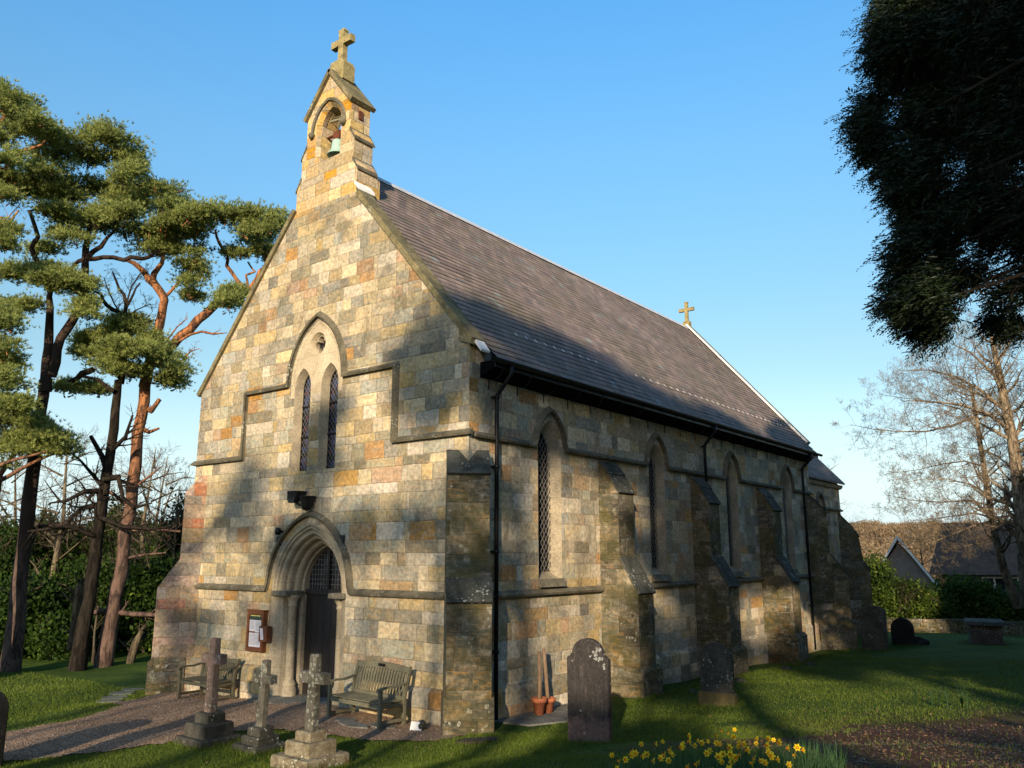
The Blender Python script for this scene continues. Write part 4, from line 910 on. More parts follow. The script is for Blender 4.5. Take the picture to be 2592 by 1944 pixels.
t = thing('security_camera', 'small black camera on the wall at the upper left of the door arch', 'camera', (-5.42,0,3.44)); mb = MB(); mb.tube([(0,0,0),(0,-.08,.0)], .03, 8); mb.build('mount', M['black'], t); mb = MB(); mb.lathe([(0,-.08),(.06,-.06),(.075,.02),(.05,.08),(0,.09)], (0,-.13,0), 12); mb.build('housing', M['black'], t)

# ------------------------------------------------------------ vegetation builders
def segs_mesh(name, P0, P1, R0, R1, mat, n=3, parent=None, off=(0,0,0)):
    P0 = np.asarray(P0); P1 = np.asarray(P1); R0 = np.asarray(R0); R1 = np.asarray(R1); d = P1-P0; L = np.linalg.norm(d, axis=1)+1e-9; t = d/L[:,None]
    a = np.where(np.abs(t[:,2:3]) < .9, [[0,0,1.]], [[1.,0,0]]); u = np.cross(t, a); u /= np.linalg.norm(u, axis=1)[:,None]; w = np.cross(t, u); m = len(P0)
    P1 = P1 + t*(R1*.6)[:,None]; V = np.zeros((m, 2*n, 3))
    for k in range(n):
        dirv = u*math.cos(2*math.pi*k/n)+w*math.sin(2*math.pi*k/n); V[:,k] = P0+dirv*R0[:,None]; V[:,n+k] = P1+dirv*R1[:,None]
    F = np.array([(k, (k+1) % n, n+(k+1) % n, n+k) for k in range(n)])
    return npmesh(name, V.reshape(-1,3), ((np.arange(m)*2*n)[:,None,None]+F[None]).reshape(-1,4), mat, parent, off, smooth=True)
def unit(v): return v/np.linalg.norm(v, axis=-1, keepdims=True)
def tri_leaves(C, D, L, W, Nrm=None, quad=False):
    """triangles (or kite quads) at C pointing along D"""
    if Nrm is None: Nrm = rng.normal(size=C.shape)
    S = unit(np.cross(D, Nrm)); L = L[:,None]; W = W[:,None]
    if quad:
        V = np.stack([C, C+D*L*.5+S*W, C+D*L, C+D*L*.5-S*W], 1); F = np.arange(len(C)*4).reshape(-1,4)
    else:
        V = np.stack([C-S*W*.5, C+S*W*.5, C+D*L], 1); F = np.arange(len(C)*3).reshape(-1,3)
    return V.reshape(-1,3), F
def pads_needles(name, pads, mat, parent, off, dens=1.0, L=.12, W=.024, per=8, up=.5, sub=.42, flat=.65):
    """pads: (centre xyz, rx, ry, rz); clumps spread over each pad, tufts of needles on each clump"""
    Cs = []; 
    for c, rx, ry, rz in pads:
        area = (rx*ry+rx*rz+ry*rz)*4; n = max(4, int(area/(sub*sub)*1.15*dens))
        d = unit(rng.normal(size=(n, 3))); d[:,2] = np.where(d[:,2] < -.25, -d[:,2]*.6, d[:,2]); rr = rng.uniform(.55, 1.08, n)**.6
        cc = np.array(c)+d*np.array([rx, ry, rz])*rr[:,None]; Cs.append(np.c_[cc, rng.uniform(.6, 1.35, n)*sub])
    Cs = np.concatenate(Cs); n = len(Cs); nt = 34
    d = unit(rng.normal(size=(n, nt, 3))); d[...,2] = np.where(d[...,2] < -.3, -d[...,2], d[...,2])
    T = Cs[:,None,:3] + d*Cs[:,None,3:4]*rng.uniform(.35, 1.0, (n, nt, 1))*(1+.55*(rng.uniform(size=(n, nt, 1)) > .86))*np.array([1, 1, flat]); base = unit(d*.8+np.array([0, 0, up])+rng.normal(size=d.shape)*.25)
    tint = np.clip(rng.normal(.45, .16, (n, nt)) + (rng.normal(0, .13, n))[:,None] , 0, 1)
    T = T.reshape(-1, 3); base = base.reshape(-1, 3); tint = tint.reshape(-1)
    T = np.repeat(T, per, 0); base = np.repeat(base, per, 0); tint = np.repeat(tint, per)
    D = unit(base+rng.normal(size=base.shape)*.55); m = len(T)
    V, F = tri_leaves(T, D, rng.uniform(.7, 1.3, m)*L, rng.uniform(.7, 1.3, m)*W)
    return npmesh(name, V, F, mat, parent, off, attr=tint)
def leaf_cloud(name, pads, mat, parent, off, n_per=9, L=.12, W=.04, sub=.35, dens=1.0, shell=.55, low=-.6, droop=0.):
    Cs = []
    for c, rx, ry, rz in pads:
        area = (rx*ry+rx*rz+ry*rz)*4; n = max(5, int(area/(sub*sub)*1.4*dens)); d = unit(rng.normal(size=(n, 3))); d[:,2] = np.where(d[:,2] < low, -d[:,2], d[:,2])
        Cs.append(np.array(c)+d*np.array([rx, ry, rz])*(rng.uniform(shell, 1.1, n)**.7)[:,None])
    C = np.concatenate(Cs); n = len(C); k = n_per*4; tint = np.clip(rng.normal(.42, .2, (n, k))+rng.normal(0, .14, n)[:,None], 0, 1)
    T = C[:,None]+rng.normal(size=(n, k, 3))*sub*.42; D = unit(rng.normal(size=(n, k, 3))+np.array([0, 0, .25-droop])); T = T.reshape(-1, 3); D = D.reshape(-1, 3); m = len(T)
    V, F = tri_leaves(T, D, rng.uniform(.6, 1.3, m)*L, rng.uniform(.7, 1.2, m)*W, quad=True)
    return npmesh(name, V, F, mat, parent, off, attr=tint.reshape(-1))
class Segs:
    def __init__(s): s.a = []; s.b = []; s.r = []; s.q = []
    def line(s, p, q, r0, r1): s.a.append(p); s.b.append(q); s.r.append(r0); s.q.append(r1)
    def grow(s, p, d, L, r, lev, spread=.7, trop=(0,0,.12), kids=4, wob=.15, minr=.004, ratio=.62):
        n = max(3, int(4+lev)); p = np.array(p, float); d = unit(np.array(d, float)); st = L/n; r0 = r; ks = sorted(rnd.uniform(.2, .98) for _ in range(kids)) if lev > 0 else []
        for i in range(n):
            d = unit(d+rng.normal(size=3)*wob+np.array(trop)); q = p+d*st; r1 = max(minr, r0*(1-(i+1)/n*.75)) if i < n-1 else max(minr*.6, r0*.25)
            s.line(p, q, max(minr, r0*(1-i/n*.75)), r1)
            while ks and ks[0] <= (i+1)/n:
                f = ks.pop(0); c = p+(q-p)*((f*n-i) if f*n-i < 1 else .9); v = unit(rng.normal(size=3)); v = unit(v-d*(v@d)); dd = unit(d*(1-spread*.6)+v*spread)
                s.grow(c, dd, L*ratio*rnd.uniform(.6, 1.1)*(1.15-f*.5), max(minr, r1*.62), lev-1, spread, trop, kids, wob, minr, ratio)
            p = q
    def along(s, pts, rad, kids, L, lev, spread=.8, trop=(0,0,.12), f0=.15, **kw):
        """main limb with side branches"""
        pts = [np.array(p, float) for p in pts]; m = len(pts)-1
        for i in range(m): s.line(pts[i], pts[i+1], rad[i], rad[i+1])
        for k in range(kids):
            f = f0+(1-f0)*(k+rnd.random())/kids; x = f*m; i = min(m-1, int(x)); t = x-i; c = pts[i]*(1-t)+pts[i+1]*t; r = rad[i]*(1-t)+rad[i+1]*t
            d = unit(pts[i+1]-pts[i]); v = unit(rng.normal(size=3)); v = unit(v-d*(v@d)); s.grow(c, unit(d*(1-spread*.55)+v*spread), L*(1.15-.5*f)*rnd.uniform(.6, 1.2), max(.007, r*.45), lev, spread, trop, **kw)
    def mesh(s, name, mat, parent, off, n=3): return segs_mesh(name, s.a, s.b, s.r, s.q, mat, n, parent, off)
def Zn(Zf, pts, dist, rs=None):
    """traced image points -> world, dist may vary per point"""
    out = []
    for i, p in enumerate(pts):
        d = dist[i] if hasattr(dist, '__len__') else dist; out.append(at(*Zf(*p[:2]), d))
    return out
# ------------------------------------------------------------ Scots pines on the left
SC7 = 1/2.0733/FPX*math.cos(PITCH)
def pad7(cx, cy, rx, ry, dist, Zf=Z7, sc=2.0733):
    c = at(*Zf(cx, cy), dist); k = dist/2119.0/sc*1.30; return (c, rx*k, max(rx, ry)*k*.8, ry*k*.95)
def limb(mb, Zf, pts, dist, rad, n=9, mm=0):
    P = Zn(Zf, pts, dist); k = (np.mean(dist) if hasattr(dist, '__len__') else dist)/2119.0
    # subdivide with a little wander
    out = []; rr = []
    for i in range(len(P)-1):
        for t in (0, .5):
            q = P[i]*(1-t)+P[i+1]*t
            if t: q = q+rng.normal(size=3)*.03
            out.append(q); rr.append((rad[i]*(1-t)+rad[i+1]*t)*k)
    out.append(P[-1]); rr.append(rad[-1]*k); mb.tube(out, rr, n, mm, True, True, .07); return P
def pine(label, base_px, Zf, dist, limbs, pads, twigs=(), kind='pine_tree', bark='bark_pine', leafmat='needle', dens=1.0, z_bury=.4, drange=1.2):
    b = at(*Zf(*base_px), dist); b[2] = gz(b[0], b[1]); t = thing(kind, label, 'tree', tuple(b), 0, 'tall pines beyond the west lawn' if kind == 'pine_tree' else None)
    mb = MB()
    for (Zl, pts, dd, rad) in limbs: limb(mb, Zl, pts, dd, rad)
    mb.build('trunk', M[bark], t, tuple(b), recalc=False)
    pp = []
    for (cx, cy, rx, ry) in pads:
        dd = dist+rnd.uniform(-drange, drange)
        for k in range(5):      # each pad is a few ragged, overlapping boughs
            a = rnd.uniform(0, 6.28); q = rnd.uniform(.3, .78); f = rnd.uniform(.32, .56); pp.append(pad7(cx+rx*q*math.cos(a), cy+ry*q*math.sin(a), rx*f, ry*f, dd+rnd.uniform(-.5,.5)))
    if pp: pads_needles('crown', pp, M[leafmat], t, tuple(b), dens*.88)
    s = Segs()
    for c, rx, ry, rz in pp:      # boughs inside each pad
        for k in range(1): s.grow(np.array(c)-np.array([0, 0, rz*.6])+rng.normal(size=3)*rx*.25, unit(rng.normal(size=3)*np.array([1,1,.3])+np.array([0, 0, .5])), rx*.8, .03, 1, .7, kids=4)
    for (Zl, pts, dd, rad, kids, L, lev) in twigs: s.along(Zn(Zl, pts, dd), [r_*np.mean(dd)/2119 for r_ in rad], kids, L, lev, .8, (0,0,.05))
    if s.a: s.mesh('branches', M[bark], t, tuple(b), 4)
    return t
T8 = Z8
# A: twin-stemmed pine nearest the left edge
pine('tall twin-stemmed pine second from the left edge, carrying the highest broad crown', (40,1290), Z8, 25.5,
 [(Z8, [(38,1310),(50,1180),(75,1000),(95,760),(125,520),(150,330),(172,150),(190,20)], 25.5, [28,24,20,18,17,16,15,14]),
  (Z7, [(240,1640),(245,1480),(258,1330),(264,1200),(268,1100)], 25.5, [15,12,11,9,6]),
  (Z7, [(268,1560),(300,1420),(355,1310),(405,1220),(436,1120),(448,1000),(450,880),(470,760)], [25.5,25.5,25.7,25.8,26,26,26,26], [13,12,12,11,10,10,9,5]),
  (Z7, [(450,950),(490,905),(530,880),(600,800)], 26, [8,7,6,3]), (Z7, [(450,945),(395,970),(355,1010),(345,1060)], 26, [6,5,4,3]),
  (Z7, [(450,945),(540,935),(650,950),(720,940),(780,935),(840,900)], [26,26,26,26.2,26.4,26.5], [7,6,6,6,5,3]),
  (Z7, [(265,1120),(205,980),(165,890),(200,830),(165,720),(150,690),(185,685)], [25.6,25.6,25.5,25.4,25.4,25.5,25.5], [8,7,7,6,5,4,3])],
 [(290,430,130,75),(150,560,110,75),(470,330,130,60),(560,300,90,45),(660,380,100,60),(540,430,120,55),(680,440,70,45),(640,520,120,60),(400,600,200,75),(230,600,130,60),(600,640,180,85),(330,740,150,60),(480,760,150,60),(380,820,120,40),(560,740,110,60),(240,480,90,50),(700,470,60,50),(640,720,90,50),
  (180,1050,160,45),(240,1110,200,60),(400,1130,110,65),(60,1025,70,22),(120,1200,80,28),(440,1220,60,50),(210,1020,110,30),(230,900,70,25)],
 [(Z8, [(170,200),(130,170),(110,150),(75,165)], 25.5, [3,3,2,1], 3, .5, 1), (Z8, [(100,800),(160,640),(260,632),(360,640)], [25.5,26,26.2,26.4], [5,5,4,2], 7, .9, 1), (Z8, [(60,1050),(110,920),(180,890)], 25.4, [3,2,1], 3, .5, 1)], bark='bark_brown')
# B: orange-barked pine with the great limb reaching behind the gable
pine('orange-barked pine with a long limb reaching behind the church gable', (430,1260), Z8, 27,
 [(Z8, [(425,1275),(455,1130),(480,1000),(500,880),(520,760),(545,600),(560,470),(578,300),(596,180),(612,40)], 27, [24,20,18,17,16,15,15,14,14,14]),
  (Z7, [(757,1620),(775,1530),(800,1450),(826,1390),(838,1290),(856,1190),(856,1140),(815,1080),(760,1020),(700,965),(640,950)], [27,27,27,27,27,27,27,27,27,26.8,26.6], [15,15,14,13,12,11,11,10,8,6,4]),
  (Z7, [(812,1070),(810,1020),(850,965),(870,900)], 27.1, [9,8,6,3]), (Z7, [(856,1150),(900,1110),(945,1060),(980,1000)], 27, [5,4,3,2]),
  (Z7, [(820,1500),(885,1420),(950,1345),(1040,1265),(1130,1185),(1220,1140),(1300,1125),(1350,1050),(1395,985),(1400,900)], [27,27.2,27.5,27.8,28,28,28,28,28,28], [13,13,12,12,11,10,9,7,6,4]),
  (Z7, [(1295,1120),(1240,1050),(1190,980),(1195,910),(1150,860),(1130,790)], 28, [7,5,5,4,4,3]),
  (Z7, [(1300,1100),(1290,1030),(1340,1010),(1300,960)], 28, [4,3,3,2])],
 [(870,620,100,60),(800,600,70,45),(960,700,120,70),(850,740,130,90),(770,800,120,60),(900,860,140,80),(1000,880,100,100),(1010,960,90,70),(1005,1060,60,90),(1010,1140,45,35),(1080,730,90,50),(940,790,120,80),(800,900,130,60),(1060,800,70,60),
  (1150,720,80,40),(1250,720,130,50),(1380,750,120,60),(1340,850,120,45),(1450,790,60,40),(1300,800,110,50),(1380,920,60,30),(1240,930,50,25),(1190,1200,50,60),(1240,1150,40,50),(1190,1170,50,35)],
 [(Z7, [(900,1400),(1000,1340),(1060,1325),(1120,1338),(1190,1332)], 27.3, [4,4,3,3,1], 3, .5, 1), (Z7, [(870,1380),(930,1300),(985,1255)], 27.2, [3,2,1], 4, .5, 1), (Z7, [(960,1470),(1000,1430),(1045,1415)], 27.2, [3,2,1], 4, .4, 1),
  (Z8, [(560,480),(640,420),(690,380)], 27, [4,3,1], 5, .8, 1), (Z8, [(590,220),(630,240),(670,225)], 27, [7,5,3], 1, .3, 0), (Z8, [(600,130),(640,150),(672,105)], 27, [7,7,6], 1, .3, 0), (Z8, [(545,560),(480,500),(420,480),(370,500)], 27, [5,4,3,2], 7, 1.0, 1),
  (Z8, [(530,660),(640,650),(760,660)], 27, [5,4,3], 8, 1.0, 1), (Z8, [(500,780),(600,760),(700,750)], 27, [4,4,2], 6, .9, 1), (Z8, [(480,1000),(560,1010),(660,1012)], 27, [8,7,6], 3, .5, 1), (Z8, [(480,1000),(420,998),(385,1005)], 27, [8,7,7], 1, .3, 0)])
# C: dark trunk with low pads
pine('dark-trunked pine with low rounded pads between the other two big pines', (320,1260), Z8, 26.2,
 [(Z8, [(325,1275),(345,1120),(378,950),(405,760),(425,600),(450,420),(470,300),(488,150),(500,20)], 26.2, [23,18,16,15,14,13,12,11,9]),
  (Z7, [(632,1600),(645,1500),(650,1400),(655,1300)], 26.2, [9,7,5,4]), (Z7, [(360,1590),(430,1545),(490,1525)], 26, [6,8,8]), (Z7, [(430,1560),(520,1580),(600,1640)], 26, [4,4,6]),
  (Z7, [(655,1300),(640,1250),(590,1210),(540,1160),(495,1115)], 26.4, [7,7,6,5,3]), (Z7, [(655,1300),(662,1190),(650,1130),(610,1060),(590,1010)], 26.4, [6,5,4,3,2]), (Z7, [(662,1200),(700,1130),(735,1070)], 26.4, [4,3,2])],
 [(560,1340,160,50),(720,1300,90,45),(650,1290,90,40),(500,1440,130,50),(680,1430,180,70),(850,1440,90,65),(860,1540,120,60),(600,1530,120,55),(700,1560,110,40),(370,1620,80,35),(880,1620,100,35),(790,1390,70,50),(440,1390,60,28),(480,1640,60,25)],
 [(Z8, [(440,480),(400,430),(340,360),(290,320)], 26.2, [6,5,3,2], 8, .9, 1), (Z8, [(415,620),(410,550),(350,560),(300,600),(270,680)], 26.2, [10,8,6,5,3], 9, 1.0, 1), (Z8, [(430,560),(420,490),(360,490),(280,530),(210,540)], [26.2,26,25.6,25.5,25.5], [10,8,6,4,2], 10, 1.0, 1),
  (Z8, [(455,410),(430,340),(385,260)], 26.2, [9,7,5], 3, .5, 1), (Z8, [(440,440),(500,430),(520,520),(570,560),(640,540)], [26,25.8,25.6,25.5,25.5], [9,7,6,4,2], 10, 1.0, 1), (Z8, [(470,320),(530,260),(560,170)], 26, [7,5,3], 8, .9, 1), (Z8, [(400,680),(300,640),(200,650),(120,660)], [26,25.5,25.2,25], [7,6,5,3], 10, .9, 1),
  (Z8, [(420,600),(520,640),(640,650),(720,640)], [26,25.6,25.4,25.2], [7,6,4,2], 10, .9, 1),
  (Z7, [(640,1240),(600,1180),(560,1090),(545,1040)], 26.4, [3,2,2,1], 10, .7, 2), (Z7, [(662,1180),(690,1090),(730,1030),(760,1000)], 26.4, [3,2,2,1], 10, .7, 2), (Z7, [(655,1260),(720,1210),(790,1180),(800,1220)], 26.4, [3,2,1,1], 8, .7, 2)], bark='bark_dark')
# D: pine whose trunk stands outside the frame on the left
pine('pine reaching in from the left edge, its dark pads low and high at the margin', (-120,1300), Z8, 23.5,
 [(Z8, [(-120,1310),(-100,1000),(-90,600),(-80,200),(-70,0)], 23.5, [26,22,19,17,16]), (Z7, [(-90,1640),(-80,1100),(-60,600),(-20,260),(40,160)], 23.5, [16,13,11,8,4]),
  (Z7, [(-70,760),(0,740),(60,745),(100,690)], 23.5, [7,5,4,2]), (Z7, [(-40,420),(60,380),(180,360),(240,320)], 23.5, [6,5,4,3]), (Z8, [(-90,420),(0,380),(90,350),(200,320)], 23.5, [6,5,4,2])],
 [(20,140,90,50),(90,170,110,60),(150,230,110,55),(215,310,90,50),(60,250,100,60),(260,300,50,35),(30,330,90,50),(40,430,80,50),(20,520,60,40),(0,640,60,60),(20,800,50,45),(0,880,40,30),(10,1240,60,50),(20,1320,70,60),(10,1430,60,60),(30,1520,50,40),(0,1600,50,50),(-40,60,60,50),
  (-30,1700,90,60),(60,1720,90,45)],
 [(Z7, [(-40,560),(40,600),(110,640)], 23.5, [3,2,1], 5, .7, 1), (Z7, [(-40,720),(40,730),(110,650)], 23.5, [3,2,1], 5, .7, 1)])
# lower pads of D in the second crop
def pad8(cx, cy, rx, ry, dist): return pad7(cx, cy, rx, ry, dist, Z8, 1.6693)
b = at(*Z8(-60,1300), 24.5); b[2] = gz(b[0], b[1]); t = thing('pine_tree', 'low dark pine bough mass across the left trunk at mid height', 'tree', tuple(b), 0, 'tall pines beyond the west lawn')
mb = MB(); limb(mb, Z8, [(-60,1310),(-50,900),(-30,600),(0,420),(60,330)], 24.5, [16,13,10,7,4]); limb(mb, Z8, [(-10,450),(80,400),(180,350),(260,320)], 24.3, [6,5,4,2]); mb.build('trunk', M['bark_pine'], t, tuple(b), recalc=False)
pads_needles('crown', [pad8(*a, 24.3+rnd.uniform(-.6,.6)) for a in [(60,210,90,40),(120,240,80,35),(200,290,110,45),(90,290,90,45),(30,330,60,50),(250,330,60,30),(150,340,80,30),(30,150,60,35),(20,60,70,50),(10,400,30,16),(70,130,50,22)]], M['needle'], t, tuple(b), 1.0)

# slim stems and understorey shrubs
def bare_tree(label, base, limbs, mat, group, name='bare_tree', dist=None, n=3, trunk_n=8):
    b = np.array(base, float); b[2] = gz(b[0], b[1]); t = thing(name, label, 'tree', tuple(b), 0, group); mb = MB(); s = Segs()
    for (pts, rad, kids, L, lev, trop) in limbs:
        pts = [np.array(p, float) for p in pts]
        if rad[0] > .07: mb.tube(pts, rad, trunk_n, 0, True, True, .06)
        s.along(pts, rad, kids, L, lev, .85, trop)
    if not mb.v: mb.tube([tuple(b-np.array([0,0,.2])), tuple(b+np.array([0,0,.4]))], .05, 5)
    mb.build('trunk', M[mat], t, tuple(b), recalc=False); s.mesh('branches', M[mat], t, tuple(b), n); return t
def shrub(label, x, y, w, h, mat, group, name='shrub', dens=1.0, L=.14, W=.05, sub=.42, d=None, stems=6, n_per=7):
    b = (x, y, gz(x, y)); t = thing(name, label, 'shrub', b, 0, group); pads = []; d = d or w*.8
    for k in range(7):
        a = rnd.uniform(0, 6.28); q = rnd.uniform(0, .55); pads.append(((x+w*.5*q*math.cos(a), y+d*.5*q*math.sin(a), b[2]+h*rnd.uniform(.3, .74)), w*rnd.uniform(.2, .34), d*rnd.uniform(.2, .34), h*rnd.uniform(.2, .3)))
    pads.append(((x, y, b[2]+h*.35), w*.46, d*.46, h*.36)); leaf_cloud('foliage', pads, M[mat], t, b, n_per, L, W, sub, dens, .35, -2)
    s = Segs()
    for k in range(stems): a = rnd.uniform(0, 6.28); s.grow((x+.2*math.cos(a), y+.2*math.sin(a), b[2]-.1), (math.cos(a)*.5, math.sin(a)*.5, 1), h*.85, .04, 2, .6, kids=4)
    s.mesh('stems', M['bark_grey'], t, b, 3); return t
LW = ['dark evergreen shrub at the far left behind the first pine trunk','broad dark shrub between the two left pine trunks','tall rhododendron behind the dark pine trunk','dense shrub behind the orange pine trunk','dark shrub hard against the left corner of the church','low glossy shrub in the gap between the pine trunks','high leafy shrub behind the gap between the pines','leafy evergreen mass beyond the left pine','shrub in deep shade beside the left church buttress','holly-like evergreen at the wood edge behind the pines']
spots = [(Z8(10,1200),30,4.5,3.0),(Z8(200,1180),31,4,2.6),(Z8(330,1150),32,4,3.8),(Z8(500,1180),32,3.4,3.2),(Z8(640,1180),31,3.2,4.4),(Z8(250,1200),29,2.4,1.5),(Z8(200,900),37,5,5.4),(Z8(-10,900),36,5,5.2),(Z8(690,1150),34,3,5.8),(Z8(450,1000),38,5.5,5.8)]
for (p, dist, w, h), lab in zip(spots, LW):
    c = at(*p, dist); shrub(lab, c[0], c[1], w, h, 'leaf_d', 'evergreen shrubs at the wood edge left of the church', dens=.62, L=.17, W=.06, sub=.5)
# leaning pale stems in the shade
for k, (pts, lab) in enumerate([([(300,1160),(320,1040),(335,900),(350,860)],'short leaning mossy stem between the pine trunks'),([(540,1240),(575,1130),(610,1060)],'leaning stump-like stem beside the church buttress'),([(395,1180),(400,1080),(415,980)],'thin pale sapling in front of the dark pine trunk')]):
    P = Zn(Z8, pts, 27.8); bare_tree(lab, P[0], [(P, [.14 if k < 2 else .05]*(len(P)-1)+[.05], 6, .7, 1, (0,0,.1))], 'bark_grey', 'small stems under the pines', 'sapling')
# tangled bare trees behind
def auto_bare(label, x, y, h, spread, group, mat='bark_grey', kids=9, lev=3, r=None, trunk_f=.35, tropz=.10, lean=(0, 0), minr=.009, nl=7, name='bare_tree'):
    b = np.array([x, y, gz(x, y)]); r = r or h*.018; limbs = []
    top = b+np.array([lean[0], lean[1], h*.95]); P = [b-np.array([0,0,.2]), b+np.array([lean[0]*.1, lean[1]*.1, h*.25]), b+np.array([lean[0]*.4+rnd.uniform(-.3,.3), lean[1]*.4+rnd.uniform(-.3,.3), h*.55]), top]
    limbs.append((P, [r, r*.8, r*.5, r*.12], kids, h*.22, lev-1, (0,0,tropz)))
    for k in range(nl):
        f = trunk_f+(.9-trunk_f)*k/nl; a = k*2.4+rnd.uniform(-.4,.4); c = b+np.array([lean[0]*f*.6, lean[1]*f*.6, h*f]); L = spread*(1.15-f*.8)*rnd.uniform(.75, 1.1); e = c+np.array([math.cos(a)*L, math.sin(a)*L, L*rnd.uniform(.15, .6)])
        m_ = (c+e)/2+np.array([0, 0, L*rnd.uniform(-.02, .14)]); rr = r*.5*(1-f*.5); limbs.append(([c, m_, e], [rr, rr*.6, .012], kids, L*.55, lev-1, (0,0,tropz)))
    old = Segs.grow.__defaults__; t = bare_tree(label, b, limbs, mat, group, name); return t
for k, (px, dist, h, sp, lab) in enumerate([((250,560),33,9,4,'bare grey tree seen between the two left pines'),((640,520),35,8.5,4,'bare tree with fine twigs just left of the church corner'),((30,600),36,8.5,4,'bare tree behind the far left pine trunk'),((430,620),39,8,4.2,'bare tree behind the orange pine trunk'),((740,700),33,6.5,3,'low twiggy tree close to the left church buttress'),((690,560),44,9.5,4.5,'bare tree farther back by the church corner')]):
    c = at(*Z8(*px), dist); auto_bare(lab, c[0], c[1], h, sp, 'bare trees in the wood left of the church', kids=9, lev=3, nl=10)
# far wood on the left: one mass
pads = []
for k in range(46):
    px = rnd.uniform(-300, 700); dist = rnd.uniform(48, 80); c = at(px, 1350, dist); h = rnd.uniform(3.0, 6.0); pads.append(((c[0], c[1], gz(c[0], c[1])+h*.5), rnd.uniform(2.5, 4), rnd.uniform(2.5, 4), h*.55))
o = leaf_cloud('far_wood', pads, M['leaf_d'], None, (0,0,0), 5, .35, .13, .9, .8, .5, -.3); tag(o, 'dark woodland filling the background behind the pines on the left', 'woodland', kind='stuff')

# ------------------------------------------------------------ big conifer overhanging the right
def cypress():
    b = np.array([14.2, -1.0, 0]); b[2] = gz(b[0], b[1]); t = thing('cypress_tree', 'huge dark conifer overhanging the lawn at the upper right', 'tree', tuple(b))
    mb = MB(); mb.tube([tuple(b-np.array([0,0,.3])), tuple(b+np.array([-.1,0,4])), tuple(b+np.array([.1,.1,9])), tuple(b+np.array([0,0,16]))], [.42,.34,.24,.06], 12, 0, True, True, .08); mb.build('trunk', M['bark_dark'], t, tuple(b), recalc=False)
    # outline traced in the photograph, filled in depth around the trunk axis
    pads = []
    out = [(420,-60,75),(400,40,75),(380,130,80),(370,210,90),(400,300,80),(330,440,60),(290,520,55),(330,570,80),(310,640,45),(390,690,70),(440,770,50),(480,850,55),(520,760,70),(470,930,45),(510,990,50),(440,1080,60),(480,1150,65),(410,1270,40),(460,1290,70),(520,1360,60),(560,1400,50),(600,1330,50),(560,1210,60),(600,1060,50),(640,900,60)]
    for x, y, r in out:
        for k in range(2): pads.append((x+54+rnd.uniform(-16,16), y-14+rnd.uniform(-16,16), r*.9, 11.6+rnd.uniform(-.8,.8)))
    for y in range(-160, 900, 95):
        for x in range(560, 1300, 105):
            if y > 560 and rnd.random() < .38: continue
            pads.append((x+rnd.uniform(-30,30), y+rnd.uniform(-25,25), 92, 12.4+rnd.uniform(-1.6,1.6)))
    for y in range(-160, 860, 125):
        for x in range(600, 1300, 130):
            if y > 520 and rnd.random() < .45: continue
            pads.append((x+rnd.uniform(-30,30), y+rnd.uniform(-25,25), 100, 14.2+rnd.uniform(-.8,1.2)))
    for x, y in [(700,960),(780,900),(860,960),(940,900),(760,1160),(700,1200),(800,1130),(980,1160),(930,1210),(930,1330),(960,1360),(900,1340),(1040,1000),(1060,1200),(1100,1100),(1000,1010),(860,1030),(640,1240),(660,1120)]: pads.append((x, y, 48, 11.8+rnd.uniform(-.8,.8)))
    C = []
    for x, y, r, dist in pads:
        c = at(*B1(x, y), dist); k = dist/2119/1.6588; n = int(16*(r/60)**2)+7
        C.append(c+rng.normal(size=(n, 3))*r*k*.44)
    C = np.concatenate(C); n = len(C)
    # each clump is a handful of flat fronds arching out and down from the bough, set with short scale-leaf sprays
    axis = np.array([b[0], b[1]]); outw = np.c_[C[:,:2]-axis, np.full(n, -.5)]; nf, nl_ = 5, 15
    A = unit(unit(outw)[:,None]+rng.normal(size=(n, nf, 3))*.42); Lf = rng.uniform(.18, .42, (n, nf, 1)); base_ = C[:,None]+rng.normal(size=(n, nf, 3))*.10
    q = np.linspace(.05, 1, nl_)[None,None,:,None]; T = base_[:,:,None]+A[:,:,None]*Lf[:,:,None]*q+np.array([0,0,-.10])*q*q*Lf[:,:,None]*2
    side = unit(np.cross(A, np.array([0,0,1.])+rng.normal(size=A.shape)*.25))[:,:,None]*np.where(np.arange(nl_) % 2 == 0, 1, -1)[None,None,:,None]
    D = unit(A[:,:,None]*.8+side*.75+rng.normal(size=T.shape)*.12+np.array([0,0,-.15])); Ll = (.095*(1.1-.75*q)*rng.uniform(.7,1.3,T.shape[:3]+(1,)))[...,0]
    tint = np.clip(rng.normal(.4,.15,(n,nf))[:,:,None]+rng.normal(0,.1,(n,nf,nl_)),0,1)
    T = T.reshape(-1,3); D = D.reshape(-1,3); m = len(T)
    V, F = tri_leaves(T, D, Ll.reshape(-1)+.02, rng.uniform(.007,.013,m), quad=True); npmesh('crown', V, F, M['needle_d'], t, tuple(b), attr=tint.reshape(-1))
    s = Segs()
    for x, y in [(420,560),(500,850),(480,1120),(500,1300),(420,200),(640,1240),(760,1180),(900,1200),(560,980),(600,650),(950,1340),(700,1000),(800,900)]:
        e = at(*B1(x, y), 11.8); c = np.array([b[0], b[1], e[2]+.9+rnd.uniform(-.3,.3)]); m_ = (c+e)/2+np.array([0,0,-.15]); s.along([c, m_, e], [.09,.05,.012], 14, .8, 2, .8, (0,0,-.02))
    s.mesh('branches', M['bark_dark'], t, tuple(b), 4)
cypress()

